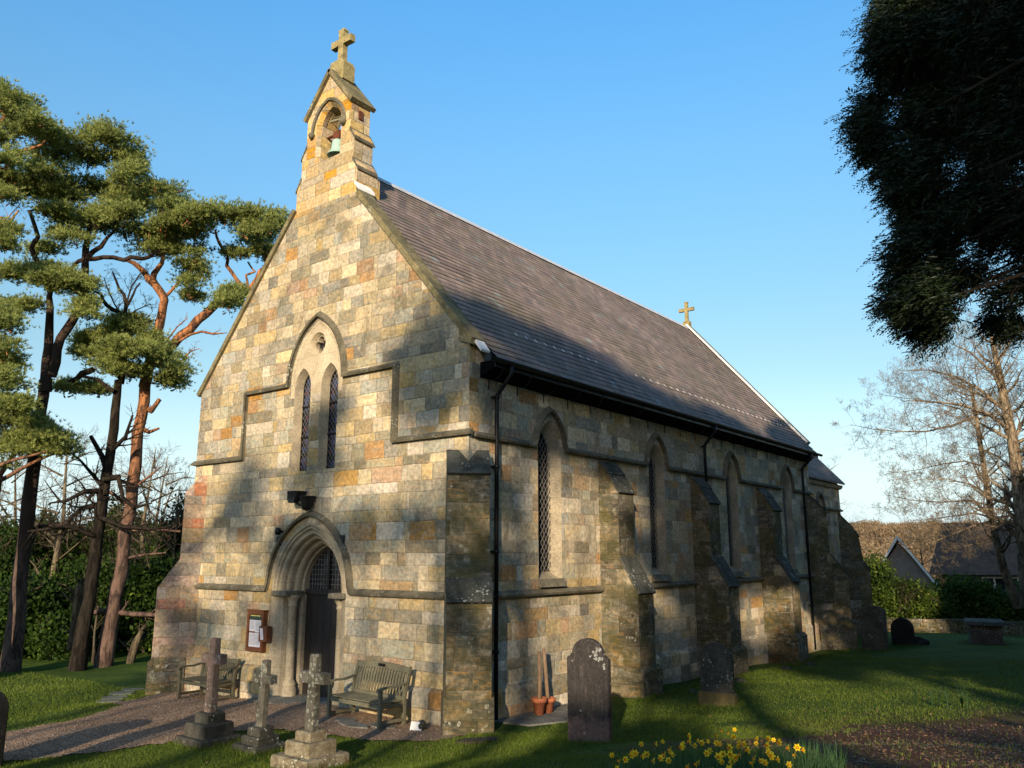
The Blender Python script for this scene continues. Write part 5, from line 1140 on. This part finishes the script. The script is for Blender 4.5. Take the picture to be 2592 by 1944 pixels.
# ------------------------------------------------------------ bare trees on the right
def traced(label, Zf, trunk, dist, rad, limbs, group='bare trees on the right'):
    L = []; k = dist/2119
    P = Zn(Zf, trunk, dist); g = P[0]; L.append((P, [r_*k*.78 for r_ in rad], 26, 2.0, 3, (0,0,.08)))
    for pts, r0, kids, ln_, dd in limbs: Q = Zn(Zf, pts, [dist+dd*i/(len(pts)-1) for i in range(len(pts))]); m_ = len(Q); L.append((Q, [r0*.7*k*(1-.85*i/(m_-1)) for i in range(m_)], int(kids*1.5), ln_*1.15, 3, (0,0,.06)))
    return bare_tree(label, g, L, 'bark_bare', group, trunk_n=9)
traced('slender bare tree leaning left in front of the far house roof', Z6, [(1725,1190),(1640,980),(1590,780),(1560,600),(1530,420),(1505,260),(1475,60),(1450,-60)], 38, [17,13,11,10,9,8,7,5],
 [([(1480,120),(1350,170),(1200,205),(1050,205),(900,190),(780,165)],5,18,1.6,-2),([(1500,200),(1400,80),(1250,40),(1100,20),(900,-10)],4,16,1.6,2),([(1525,400),(1420,370),(1300,385),(1150,420),(980,440)],4,16,1.5,1),([(1555,560),(1450,500),(1320,470),(1180,470),(1040,500)],4,16,1.4,-1),
  ([(1565,620),(1450,590),(1300,600),(1130,590),(980,560)],4,16,1.4,2),([(1580,700),(1450,740),(1300,800),(1180,850),(1080,870)],5,16,1.3,-2),([(1575,690),(1480,660),(1330,680),(1200,700),(1060,700)],4,16,1.3,1),([(1540,470),(1620,400),(1700,370),(1790,350)],4,12,1.4,0),([(1570,620),(1650,560),(1760,520)],4,12,1.2,-1),([(1590,780),(1500,830),(1400,850),(1320,830)],4,12,1.1,-2)])
traced('thick bare tree at the right edge with spreading upper boughs', Z6, [(1840,1180),(1790,950),(1745,740),(1720,520),(1690,260),(1640,20),(1600,-180),(1560,-380)], 36, [30,26,22,19,17,15,11,6],
 [([(1680,200),(1560,110),(1420,60),(1280,40),(1100,30)],8,20,1.9,-2),([(1660,100),(1520,-20),(1380,-100),(1220,-140),(1080,-140)],7,20,1.9,1),([(1640,10),(1580,-120),(1450,-240),(1320,-300)],7,18,1.9,-1),([(1690,260),(1760,120),(1820,0)],8,14,1.6,0),([(1720,520),(1640,440),(1560,330),(1500,180)],5,14,1.4,2),([(1600,-180),(1680,-300),(1740,-400)],6,12,1.6,0),([(1745,700),(1640,640),(1500,640),(1400,690)],5,12,1.2,-2)])
traced('second bare trunk just left of the thick tree at the right edge', Z6, [(1760,1180),(1735,900),(1715,660),(1700,400),(1670,200),(1640,60),(1625,-60),(1600,-220)], 42, [14,12,11,10,9,8,7,4],
 [([(1700,420),(1600,340),(1480,300),(1360,290)],4,12,1.5,1),([(1670,200),(1590,120),(1480,100)],4,12,1.5,0),([(1700,480),(1780,400),(1840,330)],4,10,1.3,0)])
for k, (px, py, dist, h, sp, lab) in enumerate([(2030,1330,62,13,5,'bare tree rising behind the chancel roof'),(2110,1350,58,6.5,5,'low bare tree right of the chancel, behind the buttress'),(2330,1380,70,7,5,'rounded bare tree on the skyline above the house gable'),(2450,1380,66,8,5,'bare tree on the skyline behind the house roof')]):
    c = at(px, py, dist); auto_bare(lab, c[0], c[1], h, sp, 'bare trees beyond the churchyard', 'bark_bare', kids=9, lev=3, nl=8)

# hedge of laurels, low wall and house
def HP(px, dist): c = at(px, 1400, dist); return c[0], c[1]
for k, (px, dist, w, h, lab) in enumerate([(2195,45,3.0,3.0,'lit laurel bush next to the chancel buttress'),(2250,45.5,3.2,2.8,'laurel bush below the left slope of the white gable'),(2300,44.5,3.0,2.7,'laurel bush directly under the white gable'),(2350,44,2.8,2.4,'laurel bush under the right slope of the gable'),(2400,45,3.2,2.6,'laurel bush left of the far house window'),(2460,44,3.2,2.1,'dark laurel bush below the far house window'),(2530,44,3.4,1.9,'dark laurel bush behind the chest tomb'),(2600,44,3.4,2.2,'dark laurel bush at the right edge')]):
    x, y = HP(px, dist); h *= (1.08,.80,.84,.78,1.0,1.2,.85,1.1)[k]; shrub(lab, x, y, w*.92, h+.35, 'leaf', 'laurel bushes behind the low wall', 'laurel_bush', .8, .17, .055, .4, d=2.2)
t = thing('low_stone_wall', 'low mossy rubble wall at the far side of the lawn', 'wall', (*HP(2300,42), gz(*HP(2300,42)))); o_ = tuple(t.location)
mb = MB(); a = np.array(HP(2170,42)); bb = np.array(HP(2720,40.5)); d = unit(bb-a); L = np.linalg.norm(bb-a); x = 0
while x < L:
    l_ = rnd.uniform(.25, .6)
    for r_ in range(4):
        c = a+d*(x+l_/2+(.13 if r_ % 2 else 0)); z = gz(c[0], c[1])+r_*.18-.08; mb.box((c[0]-l_/2+.01, c[1]-.2, z), (c[0]+l_/2-.01, c[1]+.2, z+.17), 0, math.atan2(d[1], d[0]), None, .015)
    x += l_
mb.build('stones', M['ashlar_b'], t, o_)
# house
hx, hy = HP(2275, 60); ang = R(11)
t = thing('house', 'long low house with a white-boarded gable and dark tiled roof, far right', 'house', (hx, hy, gz(hx, hy)), ang); zo = gz(hx, hy); Y = lambda z: z-zo
g0, g1 = Y(.2), Y(3.95)
mb = MB(); mb.prism([(-2.0,0,-1),(2.3,0,-1),(2.3,0,g0+.7),(0.0,0,g1-.25),(-2.0,0,g0+.7)], (0,5,0)); mb.build('gable_wall', M['hung'], t)
mb = MB(); mb.box((-1.1,-.05,g0-1.0),(1.5,0,g0+.55)); w_ = mb.build('window', M['render'], t); mb = MB(); [mb.box((-1.0+.62*k,-.07,g0-.9),(-.48+.62*k,-.052,g0+.45)) for k in range(4)]; mb.build('pane', M['glass'], w_)
for s_, ex, ez in ((-1, -2.55, g0-.2), (1, 3.0, g0-.6)):
    mb = MB(); mb.prism([(0,-.42,g1+.05),(ex,-.42,ez),(ex-s_*0,-.42,ez+.24),(0,-.42,g1+.34)], (0,.14,0)); mb.build('bargeboard', M['render'], t)
    mb = MB(); mb.prism([(0,-.27,g1+.05),(ex,-.27,ez),(ex,-.27,ez+.16),(0,-.27,g1+.22)], (0,6,0)); mb.build('roof', M['slate_far'], t)
mb = MB(); mb.prism([(1.8,3.2,Y(1.5)),(3.0,7.2,Y(5.35)),(1.8,11,Y(1.5))], (24,0,0)); mb.build('roof', M['slate_far'], t)
mb = MB(); mb.box((2.2,4.0,-1.5),(26,9.5,Y(1.9))); mb.build('wall', M['brick_far'], t)
for k, x in enumerate((5.2, 9.1, 13.5, 18)):
    mb = MB(); mb.box((x,3.93,Y(-.3)),(x+2.3,4.0,Y(1.35))); w_ = mb.build('window', M['render'], t); mb = MB(); [mb.box((x+.09+.75*j,3.90,Y(-.2)),(x+.70+.75*j,3.925,Y(1.25))) for j in range(3)]; mb.build('pane', M['glass'], w_)
# distant wooded hill
hv = []; hf = []; NA, NR = 70, 10
for i in range(NA+1):
    a = HEAD - math.radians(-50+140*i/NA)*1.0 + R(90)
    for j in range(NR+1):
        r_ = 190+50*j; ridge = (15+2.5*math.sin(i*.21)+1.4*math.sin(i*.5+1)+.8*math.sin(i*1.7)); h = -6+(ridge+6)*math.sin(min(1, j/7)*math.pi/2)+rnd.uniform(-.6,.6)
        hv.append((CAM[0]+math.cos(a)*r_, CAM[1]+math.sin(a)*r_, h))
for i in range(NA):
    for j in range(NR): k = i*(NR+1)+j; hf.append((k, k+1, k+NR+2, k+NR+1))
hill = npmesh('hill', hv, hf, M['wood_far'], smooth=True); tag(hill, kind='structure')
pads = []
for k in range(900):
    a = HEAD + R(90) + R(rnd.uniform(-36, 14)) ; r_ = rnd.uniform(180, 560); fr_ = min(1, max(0, (r_-190)/50)/7); z = -6+20.5*math.sin(fr_*math.pi/2); s_ = rnd.uniform(2.2, 4.2)
    pads.append(((CAM[0]+math.cos(a)*r_, CAM[1]+math.sin(a)*r_, z+s_*.5), s_, s_, s_*.9))
M['tw_far'] = leafm('far_bare_crowns', (.15,.10,.055), (.26,.18,.095), .1, c3=(.14,.15,.06))
o = leaf_cloud('hill_wood', pads, M['tw_far'], None, (0,0,0), 6, .95, .16, 1.9, .7, .5, -.2); tag(o, 'brown bare woodland covering the distant hill', 'woodland', kind='stuff')
# ------------------------------------------------------------ daffodils
def daffodil(var):
    mb = MB(); h = .25+.03*var; lean = (rnd.uniform(-.03,.03), rnd.uniform(-.03,.03)); top = (lean[0], lean[1], h)
    mb.tube([(0,0,-.02),(lean[0]*.4,lean[1]*.4,h*.5),top,(lean[0]+.006,lean[1]-.02,h+.012)], [.004,.0038,.0035,.003], 5, 0)
    c = Vector((lean[0]+.008, lean[1]-.03, h+.012)); n = Vector((.1+.5*rnd.uniform(-1,1), -1, .12*rnd.uniform(-1,2))).normalized(); u = n.cross(Vector((0,0,1))).normalized(); w = u.cross(n)
    for k in range(6):
        a = math.pi*2*k/6+var; d = u*math.cos(a)+w*math.sin(a); s_ = u*-math.sin(a)+w*math.cos(a); L = .040
        mb.add([c, c+d*L*.45+s_*.014+n*.004, c+d*L-n*.004, c+d*L*.45-s_*.014+n*.004], [(0,1,2,3)], 1)
    mb.loft([[c+n*z+(u*math.cos(b)+w*math.sin(b))*r for b in np.linspace(0, 2*math.pi, 10)[:-1]] for z, r in ((0,.007),(.012,.009),(.022,.0125),(.024,.014))], True, False, 2, True)
    for k in range(3):
        a = rnd.uniform(0, 6.28); d = Vector((math.cos(a), math.sin(a), 0)); s_ = Vector((-d.y, d.x, 0)); H_ = rnd.uniform(.17,.27)
        mb.loft([[d*q*q*.09-s_*wd+Vector((0,0,H_*q)), d*q*q*.09+s_*wd+Vector((0,0,H_*q))] for q, wd in ((0,.005),(.4,.006),(.75,.005),(1,.001))], closed=False, m=3)
    o = mb.build('daffodil', [M['stem'], M['petal'], M['trumpet'], M['straw']], recalc=False); return o
protos = [daffodil(k) for k in range(5)]
zd = lambda x, y: (1200+x/2.4578, 1350+y/2.4578)
FL = [(1455,1235),(1520,1240),(1560,1228),(1590,1235),(1625,1238),(1137,1288),(1295,1275),(1407,1272),(1345,1290),(1185,1300),(1225,1312),(1285,1315),(1377,1310),(1035,1322),(1433,1328),(1470,1322),(1495,1297),(1530,1295),(1608,1288),(1655,1293),(1685,1283),(1742,1268),(1780,1278),(1855,1270),(1635,1330),(1075,1355),(1055,1368),(1255,1362),(1322,1360),(1378,1360),(1400,1362),(1537,1358),(1565,1370),(1595,1368),(1712,1352),(1750,1375),(1775,1360),(1850,1340),(1830,1300),(860,1380),(908,1387),(880,1412),(958,1402),(1000,1378),(1010,1410),(1122,1385),(1195,1382),(1215,1400),(1240,1392),(1325,1388),(1388,1408),(1587,1400),(1610,1395),(1672,1412),(1745,1412),(1810,1380),(1860,1370),(1872,1405),(1900,1410),(1935,1355),(1960,1380),(2005,1360),(2020,1335),(2055,1335),(1182,1425),(1285,1440),(1345,1440),(1480,1435),(1515,1430),(1540,1415),(1590,1440),(1747,1430),(1465,1372),(1820,1365),(1990,1375),(985,1360),(1845,1355),(1625,1405)]
OR = ['front', 'rear']
for k, (x, y) in enumerate(FL):
    px, py = zd(x, y)
    # walk outward along the sight line until the bloom stands .27 m above the ground
    dist = 3.2
    while dist < 9:
        p = at(px, py, dist)
        if p[2]-gz(p[0], p[1]) < .22: break
        dist += .05
    o = protos[k % 5] if k < 5 else protos[k % 5].copy()
    if k >= 5: COL.objects.link(o)
    p = at(px, py, dist); o.location = (p[0], p[1], gz(p[0], p[1])-.01); o.rotation_euler = (0, 0, rnd.uniform(-1.2, .9)); s_ = rnd.uniform(.58, .80); o.scale = (s_, s_, s_)
    tag(o, 'yellow daffodil with orange trumpet in the clump on the lawn in the foreground', 'daffodil', 'daffodils in the foreground clump')
# daffodil foliage as one mass
n = 5200; dist = rng.uniform(4.3, 7.2, n); px = 1500+rng.beta(1.6, 1.6, n)*640; D_ = np.stack([at(x, 1900, d) for x, d in zip(px, dist)]); g = ground(D_[:,0], D_[:,1])
C = np.c_[D_[:,:2], g]; D = unit(rng.normal(size=(n,3))*.22+np.array([0,0,1])); V, F = tri_leaves(C, D, rng.uniform(.12,.27,n), rng.uniform(.006,.011,n)); o = npmesh('daffodil_leaves', V, F, M['straw'], attr=rng.uniform(0,1,n)); tag(o, 'mass of green daffodil leaves under the yellow flowers', 'foliage', kind='stuff')
# unopened daffodils on the lawn to the right
for k, x in enumerate((2320, 2362, 2378, 2400, 2436, 2450)):
    p = None; dist = 8
    while dist < 20:
        p = at(x, 1792+3*(k % 2), dist)
        if p[2] < gz(p[0], p[1])+.0: break
        dist += .05
    mb = MB()
    for j in range(5): a = rnd.uniform(0,6.28); mb.tube([(0,0,0),(.02*math.cos(a),.02*math.sin(a),.18),(.06*math.cos(a),.06*math.sin(a),rnd.uniform(.28,.4))], [.008,.007,.002], 4)
    o = mb.build('daffodil_shoots', M['straw']); o.location = (p[0], p[1], gz(p[0], p[1])); tag(o, 'green daffodil shoots without flowers on the right-hand lawn', 'shoots', 'green shoots on the right lawn')

# ------------------------------------------------------------ grass blades
def blades(n, x0, x1, y0, y1, hmin, hmax, w, keep):
    x = rng.uniform(x0, x1, n); y = rng.uniform(y0, y1, n); k = keep(x, y); x, y = x[k], y[k]; m = len(x); g = ground(x, y)
    D = unit(rng.normal(size=(m,3))*.42+np.array([0,0,1])); pt = .5+.3*np.sin(x*1.7+y)+.2*np.sin(y*3.1-x*2)
    V, F = tri_leaves(np.c_[x, y, g-.004], D, rng.uniform(hmin, hmax, m)*(.7+.5*pt), np.full(m, w)*rng.uniform(.7,1.4,m)); return V, F, np.clip(rng.normal(.45,.22,m)+.15*(pt-.5), 0, 1)
def lawnkeep(x, y):
    k = ~inpoly(x+.06*np.sin(y*9), y+.06*np.sin(x*8), PATH) & ~((x > -9.3) & (x < .15) & (y > -.05)) & ~((x > -9.5) & (x < 1.0) & (y > -.05) & (y < 3.0))
    k &= ~((x < 1.25) & (y > -.1) & (y < 20)); dn = np.hypot(x-10.0, y+1.2)-1.0 + .9*np.sin(x*1.3)+.7*np.sin(y*1.9+1); k &= (dn > 4.3) | (rng.uniform(size=x.shape) < .07)
    fx = (x-CAM[0])*_rt[0]+(y-CAM[1])*_rt[1]; fy = (x-CAM[0])*_fh[0]+(y-CAM[1])*_fh[1]; return k & (fy > 2.5) & (np.abs(fx) < fy*.68+1)
Vs = []; Fs = []; Ts = []; o_ = 0
for a in [(260000,-4,10,-11,0,.022,.05,.006),(190000,-13,6,-13,3,.03,.06,.009),(170000,1,18,-5,16,.03,.06,.010),(50000,-18,-8,-8,8,.04,.08,.02)]:
    V, F, tt_ = blades(*a, lawnkeep); Vs.append(V); Fs.append(F+o_); Ts.append(tt_); o_ += len(V)
# longer tufts where the mower cannot reach
for (bx_, by_, rx_, ry_) in [(3.02,-.72,.5,.2),(hit(1818,1785)[0],hit(1818,1785)[1],.5,.25),(*hit(2216,1646)[:2],.6,.3),(*hit(2288,1633)[:2],.5,.3),(*hit(2497,1628)[:2],.8,1.1),(*c1,.5,.5),(*c2,.42,.42),(*c3,.5,.5),(1.3,-1.2,.4,.4),(.75,-.9,.5,.3)] + [(1.15, y_, .12, .5) for y_ in np.arange(4.2, 19, 1.0)] + [(1.9, y_, .5, .5) for y_ in (6, 9, 11.5, 16)]:
    n_ = 520; an = rng.uniform(0, 6.28, n_); rr_ = rng.uniform(.85, 1.2, n_); x = bx_+rx_*rr_*np.cos(an); y = by_+ry_*rr_*np.sin(an); k = ~inpoly(x, y, PATH); x, y = x[k], y[k]
    V, F = tri_leaves(np.c_[x, y, ground(x, y)-.005], unit(rng.normal(size=(len(x),3))*.35+np.array([0,0,1])), rng.uniform(.05,.14,len(x)), rng.uniform(.005,.010,len(x))); Vs.append(V); Fs.append(F+o_); Ts.append(rng.uniform(.1,.8,len(x))); o_ += len(V)
o = npmesh('grass', np.concatenate(Vs), np.concatenate(Fs), M['blade'], attr=np.concatenate(Ts)); tag(o, 'short green grass of the churchyard lawn', 'grass', kind='stuff')
# fallen leaves and litter on the worn soil
n = 9000; x = rng.normal(9.0, 2.6, n); y = rng.normal(-.5, 2.6, n); D = unit(np.c_[rng.normal(size=(n,2)), rng.normal(size=n)*.2]); V, F = tri_leaves(np.c_[x, y, ground(x, y)+.008], D, rng.uniform(.02,.06,n), rng.uniform(.006,.015,n), quad=True, Nrm=np.tile([0,0,1.],(n,1))+rng.normal(size=(n,3))*.3)
nl = 2600; xl = rng.uniform(-6, 13, nl); yl = rng.uniform(-8, 18, nl); x = np.r_[x, xl]; y = np.r_[y, yl]
Dl = unit(np.c_[rng.normal(size=(nl,2)), rng.normal(size=nl)*.2]); V2, F2 = tri_leaves(np.c_[xl, yl, ground(xl, yl)+.02], Dl, rng.uniform(.02,.05,nl), rng.uniform(.006,.014,nl), quad=True, Nrm=np.tile([0,0,1.],(nl,1))+rng.normal(size=(nl,3))*.3)
F = np.concatenate([F, F2+len(V)]); V = np.concatenate([V, V2]); n += nl
M['litter'] = leafm('leaf_litter', (.06,.03,.015), (.22,.12,.06), .1); o = npmesh('leaf_litter', V, F, M['litter'], attr=rng.uniform(0,1,n)); tag(o, 'dry brown leaf litter on the bare soil at the lower right', 'leaf litter', kind='stuff')

# ------------------------------------------------------------ trees west of the churchyard, behind the photographer, whose shade falls on the church
UA = np.array([.887, .461]); T0 = 46.0
rnd.seed(8); rng = np.random.default_rng(8)
def shade_tree(u, t, trunk, blobs, label, gap=1.0, leafL=.30):
    """u: offset across the sun, t: distance toward the sun; blobs (du, z, r_across, r_up)"""
    p = UA*u+SUN_AZ*t; b = (p[0], p[1], gz(p[0], p[1])); tr = thing('pine_tree', label, 'tree', b, 0, 'pines behind the photographer'); dz = (t-T0)*math.tan(SUN_EL)
    top = max(z for _, z, _, _ in blobs)+dz; mb = MB(); mb.tube([(b[0], b[1], b[2]-.3), (b[0]+.2, b[1], b[2]+top*.4), (b[0]-.1, b[1]+.1, top*.8), (b[0], b[1], top)], [trunk, trunk*.8, trunk*.5, .05], 9, 0, True, True, .06)
    mb.build('trunk', M['bark_pine'], tr, b, recalc=False); pads = []; s = Segs()
    for du, z, ra, ru in blobs:
        c = np.array([p[0]+UA[0]*du, p[1]+UA[1]*du, z+dz]); pads.append((c, ra, ra, ru)); s.along([np.array([b[0], b[1], c[2]-.8]), (c+np.array([b[0], b[1], c[2]]))/2, c], [.12,.08,.03], 8, ra*.9, 1, .8)
    leaf_cloud('crown', pads, M['needle'], tr, b, 5, .38, .10, .55, gap*1.5, .3, -2); s.mesh('branches', M['bark_pine'], tr, b, 4)
def mix_blobs(n, u0, u1, z0, z1, r0, r1):
    return [(rnd.uniform(u0, u1), rnd.uniform(z0, z1), rnd.uniform(r0, r1), rnd.uniform(r0, r1)*.55) for _ in range(n)]
# thin crowns whose shadow dapples the west front (u -9 .. 1)
shade_tree(-8.0, 46, .30, mix_blobs(4,-2.6,2.2,14.4,16.5,.4,.7)+mix_blobs(6,-2.6,2.2,16.5,19.3,.45,.9), 'open-crowned pine behind the photographer, farthest left', .35)
shade_tree(-3.6, 48, .32, mix_blobs(4,-2.6,2.2,14.6,16.5,.4,.7)+mix_blobs(7,-2.6,2.2,16.5,20,.45,.9), 'open-crowned pine behind the photographer, second from left', .38)
shade_tree(.8, 45, .34, mix_blobs(4,-2.6,-.3,14.5,17,.4,.7)+mix_blobs(6,-2.6,-.3,17,21.5,.5,1.0)+mix_blobs(7,-.6,1.6,19.0,22.0,.8,1.3), 'open-crowned pine behind the photographer, third from left', .42)
# denser trees that keep the south wall and lawn in shade
shade_tree(5.0, 44, .4, mix_blobs(9,-2.2,.2,20,22.3,.8,1.4)+mix_blobs(15,-1.0,1.0,14.5,23.0,.9,1.5), 'dense pine behind the photographer, middle of the row', .60)
shade_tree(9.2, 46, .45, mix_blobs(9,-3.6,0,20.5,23,.9,1.4)+mix_blobs(24,-1.8,2.8,16,24.5,1.0,1.8)+mix_blobs(4,-2.6,2.8,9,12.5,.6,1.1), 'dense pine behind the photographer, fifth from left', .62)
shade_tree(13.8, 44, .45, mix_blobs(14,-2.6,2.8,16.8,20.5,.9,1.5)+mix_blobs(8,-3.0,-.6,19,25,1.,1.6)+mix_blobs(4,-2.8,2.8,8.5,13,.6,1.1), 'dense pine behind the photographer, sixth from left', .62)
shade_tree(18.6, 46, .45, mix_blobs(11,-2.8,2.8,16,20,.9,1.5)+mix_blobs(4,-2.8,2.8,8,13,.6,1.1), 'dense pine behind the photographer, farthest right', .6)
shade_tree(3.2, 38, .3, mix_blobs(10,-1.6,.5,9.0,12.7,.7,1.2), 'low pine behind the photographer shading the near grass', .5)
# unseen bare trees added farther back to thin the low sunlight evenly
def twig_tree(u, t, z0, z1, ra, n, label):
    p = UA*u+SUN_AZ*t; b = np.array([p[0], p[1], gz(p[0], p[1])]); dz = (t-T0)*math.tan(SUN_EL); z0 += dz; z1 += dz
    tr = thing('birch_tree', label, 'tree', tuple(b), 0, 'leafless birches behind the photographer'); mb = MB(); mb.tube([tuple(b-np.array([0,0,.3])), (b[0]+.2,b[1],(b[2]+z0)/2), (b[0],b[1]+.2,z0), (b[0],b[1],z1)], [.16,.13,.09,.02], 8, 0, True, True, .05); mb.build('trunk', M['bark_grey'], tr, tuple(b), recalc=False)
    s = Segs()
    for k in range(7): a = k*2.4; zz = z0-.8+(z1-z0)*k/8; s.grow((b[0], b[1], zz), (math.cos(a), math.sin(a), .7), ra*1.05, .03, 2, .7, kids=5, minr=.008)
    s.mesh('branches', M['bark_grey'], tr, tuple(b), 3)
    d = unit(rng.normal(size=(n,3)))*(rng.uniform(0,1,(n,1))**.4)*np.array([ra, ra, (z1-z0)/2]); C = d+np.array([b[0], b[1], (z0+z1)/2]); V, F = tri_leaves(C, unit(rng.normal(size=(n,3))), rng.uniform(.12,.3,n), rng.uniform(.03,.06,n), quad=True)
    npmesh('twigs', V, F, M['litter'], tr, tuple(b), attr=rng.uniform(0,.5,n))
for k, (u, t) in enumerate([(-9.5,60),(-6.4,64),(-3.2,61),(-.6,65)]):
    twig_tree(u, t, 12.6, 17.0-.3*k, 2.3, 500, ['leafless birch far behind the photographer, leftmost','leafless birch far behind the photographer, second from left','leafless birch far behind the photographer, third from left','leafless birch far behind the photographer, rightmost'][k])
# unseen slim young trees added nearer by to shade the front grass
for k, u in enumerate((-7.2,-5.0,-2.6,-.9,1.6,2.9)):
    p = UA*u+SUN_AZ*(26+2.2*(k % 3)); b = (p[0], p[1], gz(p[0], p[1])); tr = thing('young_tree', ['slim young tree behind the photographer, first from left','slim young tree behind the photographer, second from left','slim young tree behind the photographer, third from left','slim young tree behind the photographer, fourth from left','slim young tree behind the photographer, fifth from left','slim young tree behind the photographer, sixth from left'][k], 'tree', b, 0, 'young trees behind the photographer')
    H_ = 5.4+.5*(k % 3); zt = (26+2.2*(k % 3)-.5)*0+b[2]+H_; mb = MB(); mb.tube([(b[0],b[1],b[2]-.3),(b[0]+.05,b[1],b[2]+H_*.5),(b[0]+.2,b[1]+.1,b[2]+H_*1.7)], [.13,.11,.04], 8, 0, True, True, .05); mb.build('trunk', M['bark_grey'], tr, b, recalc=False)
    leaf_cloud('crown', [((b[0]+rnd.uniform(-.5,.5), b[1]+rnd.uniform(-.5,.5), b[2]+H_*.72+rnd.uniform(-.6,.3)), rnd.uniform(.6,1.1), rnd.uniform(.6,1.1), .7) for _ in range(4)], M['leaf_d'], tr, b, 5, .25, .09, .45, .9, .3, -2)

# unseen evergreens added on the right to block sky light from wall and lawn
for k, (x, y, H_) in enumerate([(19,-12,9),(20.5,-6,9),(21.5,0,13),(20.5,6,18),(20.5,12,21),(20,18,21),(20,25,21),(20,33,20)]):
    b = (x, y, gz(x, y)); tr = thing('yew_tree', 'tall dark evergreen beside the churchyard, '+['first','second','third','fourth','fifth','sixth','seventh','last'][k]+' of the row outside the frame', 'tree', b, 0, 'evergreens along the south boundary')
    mb = MB(); mb.tube([(x,y,b[2]-.3),(x+.1,y,b[2]+H_*.5),(x,y+.1,b[2]+H_*.95)], [.35,.25,.05], 9, 0, True, True, .06); mb.build('trunk', M['bark_dark'], tr, b, recalc=False)
    pads = [((x+rnd.uniform(-1,1), y+rnd.uniform(-1,1), b[2]+H_*f), 3.2*(1.1-f*.75), 3.2*(1.1-f*.75), H_*.13) for f in (.16,.32,.48,.64,.8,.93)]
    leaf_cloud('crown', pads, M['leaf_d'], tr, b, 4, .45, .16, .7, 1.2, .5, -2)
